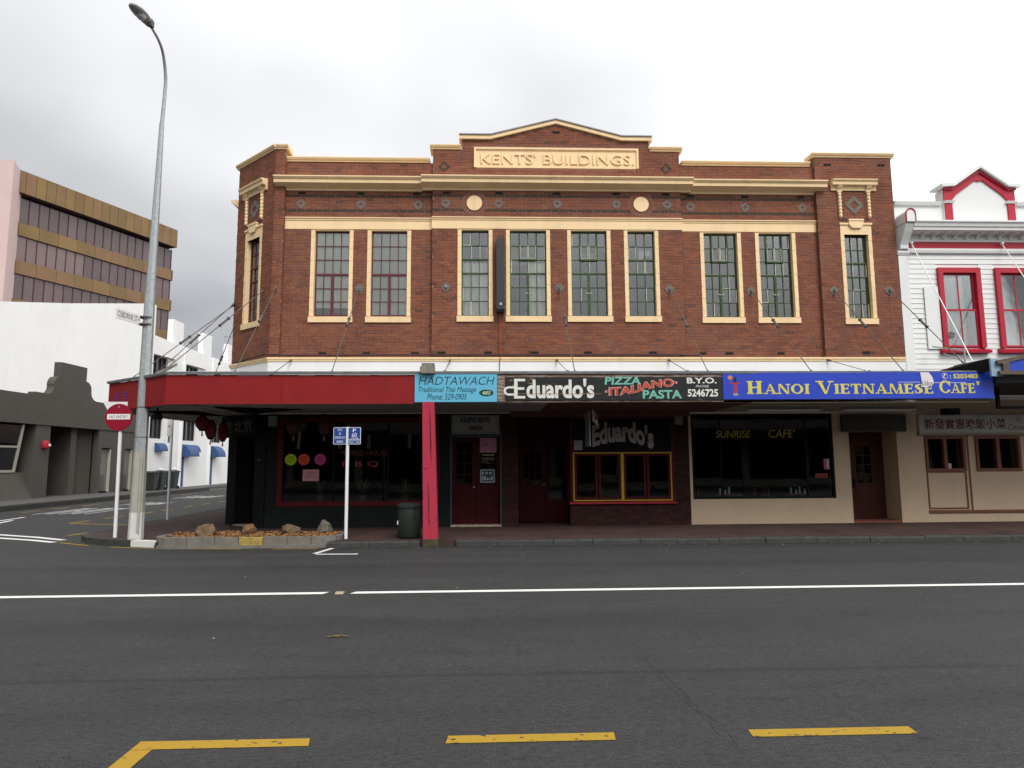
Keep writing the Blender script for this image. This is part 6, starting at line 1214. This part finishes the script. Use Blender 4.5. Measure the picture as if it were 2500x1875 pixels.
canopy(40.9, 41.9, 2.5, 3.0, .35); canopy(44.25, 45.6, 2.2, 3.0, .7); canopy(45.7, 46.5, 2.5, 3.0, .4); canopy(48.8, 50.1, 2.2, 3.0, .7); canopy(53.3, 54.6, 2.2, 3.0, .7)
for a in (44.25, 48.8, 53.3): MB(FW).box(a, a + .55, .06, .12, .24, 2.18).build('blue_door', m_can, WW)
tag(MB().box(-31.9, -30.2, 80, 84, .1, 15.6).build('distant_block', m_bw), 'distant white block seen between the tower fins and brick corner', 'building'); fb = tag(MB().box(-31.2, -29.0, 78, 79.5, .1, 13.8).build('distant_house', M('pale_blue_wall', (.20, .28, .38), .7)), 'distant pale blue wall beside the brick building edge', 'building')
MB().box(-31.0, -29.6, 77.9, 78.0, 13.8, 15.2).build('balcony', M('grey_balcony', (.35, .36, .36), .7), fb); b = MB()
for x in (-31.0, -30.5, -30.0): b.box(x, x + .06, 78.2, 78.3, 13.8, 16.6)
b.box(-31.1, -29.9, 78.2, 78.3, 16.5, 16.6); b.build('roof_frame', m_galv, fb)
# wheelie bins
def wheelie(x, y, label, lid=True, rot=0):
    o = thing('wheelie_bin', label, 'bin', (x, y, .21), 'bins outside the white building'); m_ = M('bin_dark_green', (.028, .036, .030), .5, .1)
    b = MB(); b.prism([[(x - .24, y - .22, .26), (x + .24, y - .22, .26), (x + .24, y + .24, .26), (x - .24, y + .24, .26)], [(x - .30, y - .30, 1.22), (x + .30, y - .30, 1.22), (x + .30, y + .32, 1.22), (x - .30, y + .32, 1.22)]]); b.build('body', m_, o); b = MB(); b.prism_x([(y - .34, 1.22), (y - .33, 1.27), (y, 1.33), (y + .34, 1.29), (y + .34, 1.22)], x - .33, x + .33); b.build('lid', m_, o)
    for s in (-1, 1): b = MB(); b.tube([(x + s * .25, y + .26, .30), (x + s * .31, y + .26, .30)], .09, 14); b.build('wheel', m_black, o)
    return o
wheelie(-19.2, 38.9, 'dark wheelie bin right behind the lamp post'); wheelie(-19.2, 39.8, 'dark wheelie bin overfull with bags, left of the slim pole'); wheelie(-19.25, 41.5, 'dark wheelie bin behind the slim white pole')
m_bag = M('pale_bag', (.55, .56, .56), .5, .2, 9)
for x, y, q in ((-19.1, 39.7, 'left'), (-19.15, 41.45, 'right')):
    bm = bmesh.new(); bmesh.ops.create_icosphere(bm, subdivisions=2, radius=.2)
    for v in bm.verts: v.co *= 1 + .35 * noise.noise(v.co * 9 + Vector((x, y, 0))); v.co.z *= .6
    me = bpy.data.meshes.new('rubbish_bag'); bm.to_mesh(me); bm.free(); me.materials.append(m_bag); tag(place('rubbish_bag', me, None, (x, y, 1.38)), 'pale plastic bag on the %s wheelie bin' % q, 'bag')

# ------------------------------------------------------------------ bronze office block in the distance
OB = thing('office_block', 'bronze panelled office block with bands of purple-tinted windows', 'building', (-44, 64, 0)); FO = Frame((-42.9, 60.0, 0), (6.5, 15.0)); LO = 16.6
m_oc = M('office_core', (.05, .025, .03), .7); MB(FO).box(-1, LO, .3, 14, 0, 26.2).build('core', m_oc, OB)
brz = [M('bronze_%d' % i, c, .55, .18, .5, grime=.3, gcol=(.16, .10, .035)) for i, c in enumerate(((.185, .112, .038), (.16, .096, .038), (.18, .102, .048), (.15, .094, .034)))]
pur = [M('tinted_glass_%d' % i, c, .2, .1, .6, spec=.5) for i, c in enumerate(((.085, .058, .056), (.105, .070, .066), (.075, .052, .052), (.14, .095, .088)))]
oq = random.Random(5); n = 18; dx = LO / n
for k in range(n + 1):
    x0 = (k - 1) * dx; MB(FO).box(x0 + .02, x0 + dx - .02, -.75, -.6, 26.3, 28.35).build('parapet_panel', oq.choice(brz), OB)
MB(FO).box(-1.0, LO + .02, -.6, 14, 26.32, 28.3).build('parapet_core', m_oc, OB); MB(FO).box(LO + .02, LO + .05, -.74, 8, 26.3, 28.35).build('parapet_end', brz[2], OB)
rows = [(23.7, 26.1), (20.2, 22.5), (16.6, 18.95), (13.0, 15.4), (9.5, 11.8)]; bands_ = [(22.5, 23.7), (18.95, 20.2), (15.4, 16.6), (11.8, 13.0)]
for r, (z0_, z1_) in enumerate(rows):
    for k in range(-1, n):
        x0 = k * dx; MB(FO).box(x0 + .035, x0 + dx - .035, 0, .05, z0_ + .04, z1_ - .04).build('pane', pur[3] if (r == 1 and k < 7) else oq.choice(pur[:3]), OB)
    b = MB(FO)
    for k in range(-1, n + 1): b.box(k * dx - .035, k * dx + .035, -.05, .2, z0_, z1_)
    b.build('mullion', M('plum_frame', (.07, .018, .03), .5), OB); MB(FO).box(LO, LO + .04, .02, 10, z0_, z1_).build('end_glass', pur[0], OB)
for z0_, z1_ in bands_:
    for k in range(-1, n // 2):
        x0 = k * 2 * dx; MB(FO).box(x0 + .015, x0 + 2 * dx - .015, -.22, -.1, z0_, z1_).build('spandrel_panel', oq.choice(brz), OB)
    MB(FO).box(-1, LO + .1, -.1, .3, z0_ - .03, z1_ + .03).build('spandrel_frame', MATS['plum_frame'], OB); MB(FO).box(LO + .1, LO + .18, -.2, 10, z0_, z1_).build('end_spandrel', brz[2], OB)
m_pink = M('pink_concrete', (.56, .42, .40), .8, .05, .4, grime=.12, gcol=(.40, .27, .22)); b = MB(); b.prism_z([(-41.45, 57.0), (-42.9, 60.2), (-70, 64), (-70, 54.5)], 0, 28.25); b.build('stair_tower', m_pink, OB)

# ------------------------------------------------------------------ shop row across the main road (behind the viewer; closes the street and shows in the glass)
OP = thing('facing_shop_row', 'plain dark shop row closing the near side of the street behind the viewer', 'building', (0, -9, 0)); m_op = M('facing_wall', (.16, .13, .11), .85, .2, .5)
b = MB(); b.box(-70, 70, -20, -9, 0, 7.0); b.build('wall', m_op, OP); b = MB(); b.box(-70, 70, -9, -6.2, 3.1, 3.7); b.build('canopy', m_black, OP); MB().box(-70, 70, -8.99, -8.9, .1, 3.0).build('shopfront', m_dark, OP)
m_opp = M('facing_pier', (.34, .31, .27), .8, .1)
for k in range(-16, 17): MB().box(k * 4.2 - .22, k * 4.2 + .22, -8.9, -8.7, .12, 3.0).build('pier', m_opp, OP); MB().box(k * 4.2 + .22, k * 4.2 + 3.98, -8.9, -8.8, .12, .62).build('stall_riser', m_opp, OP)
for k in range(-16, 17): MB().box(k * 3.6 - .6, k * 3.6 + .6, -9, -8.95, 4.4, 6.2).build('window', m_wg, OP)
MB().prism_z([(-70, -9), (70, -9), (70, -5.6), (-70, -5.6)], 0, .12).build('step', m_basalt, OP)
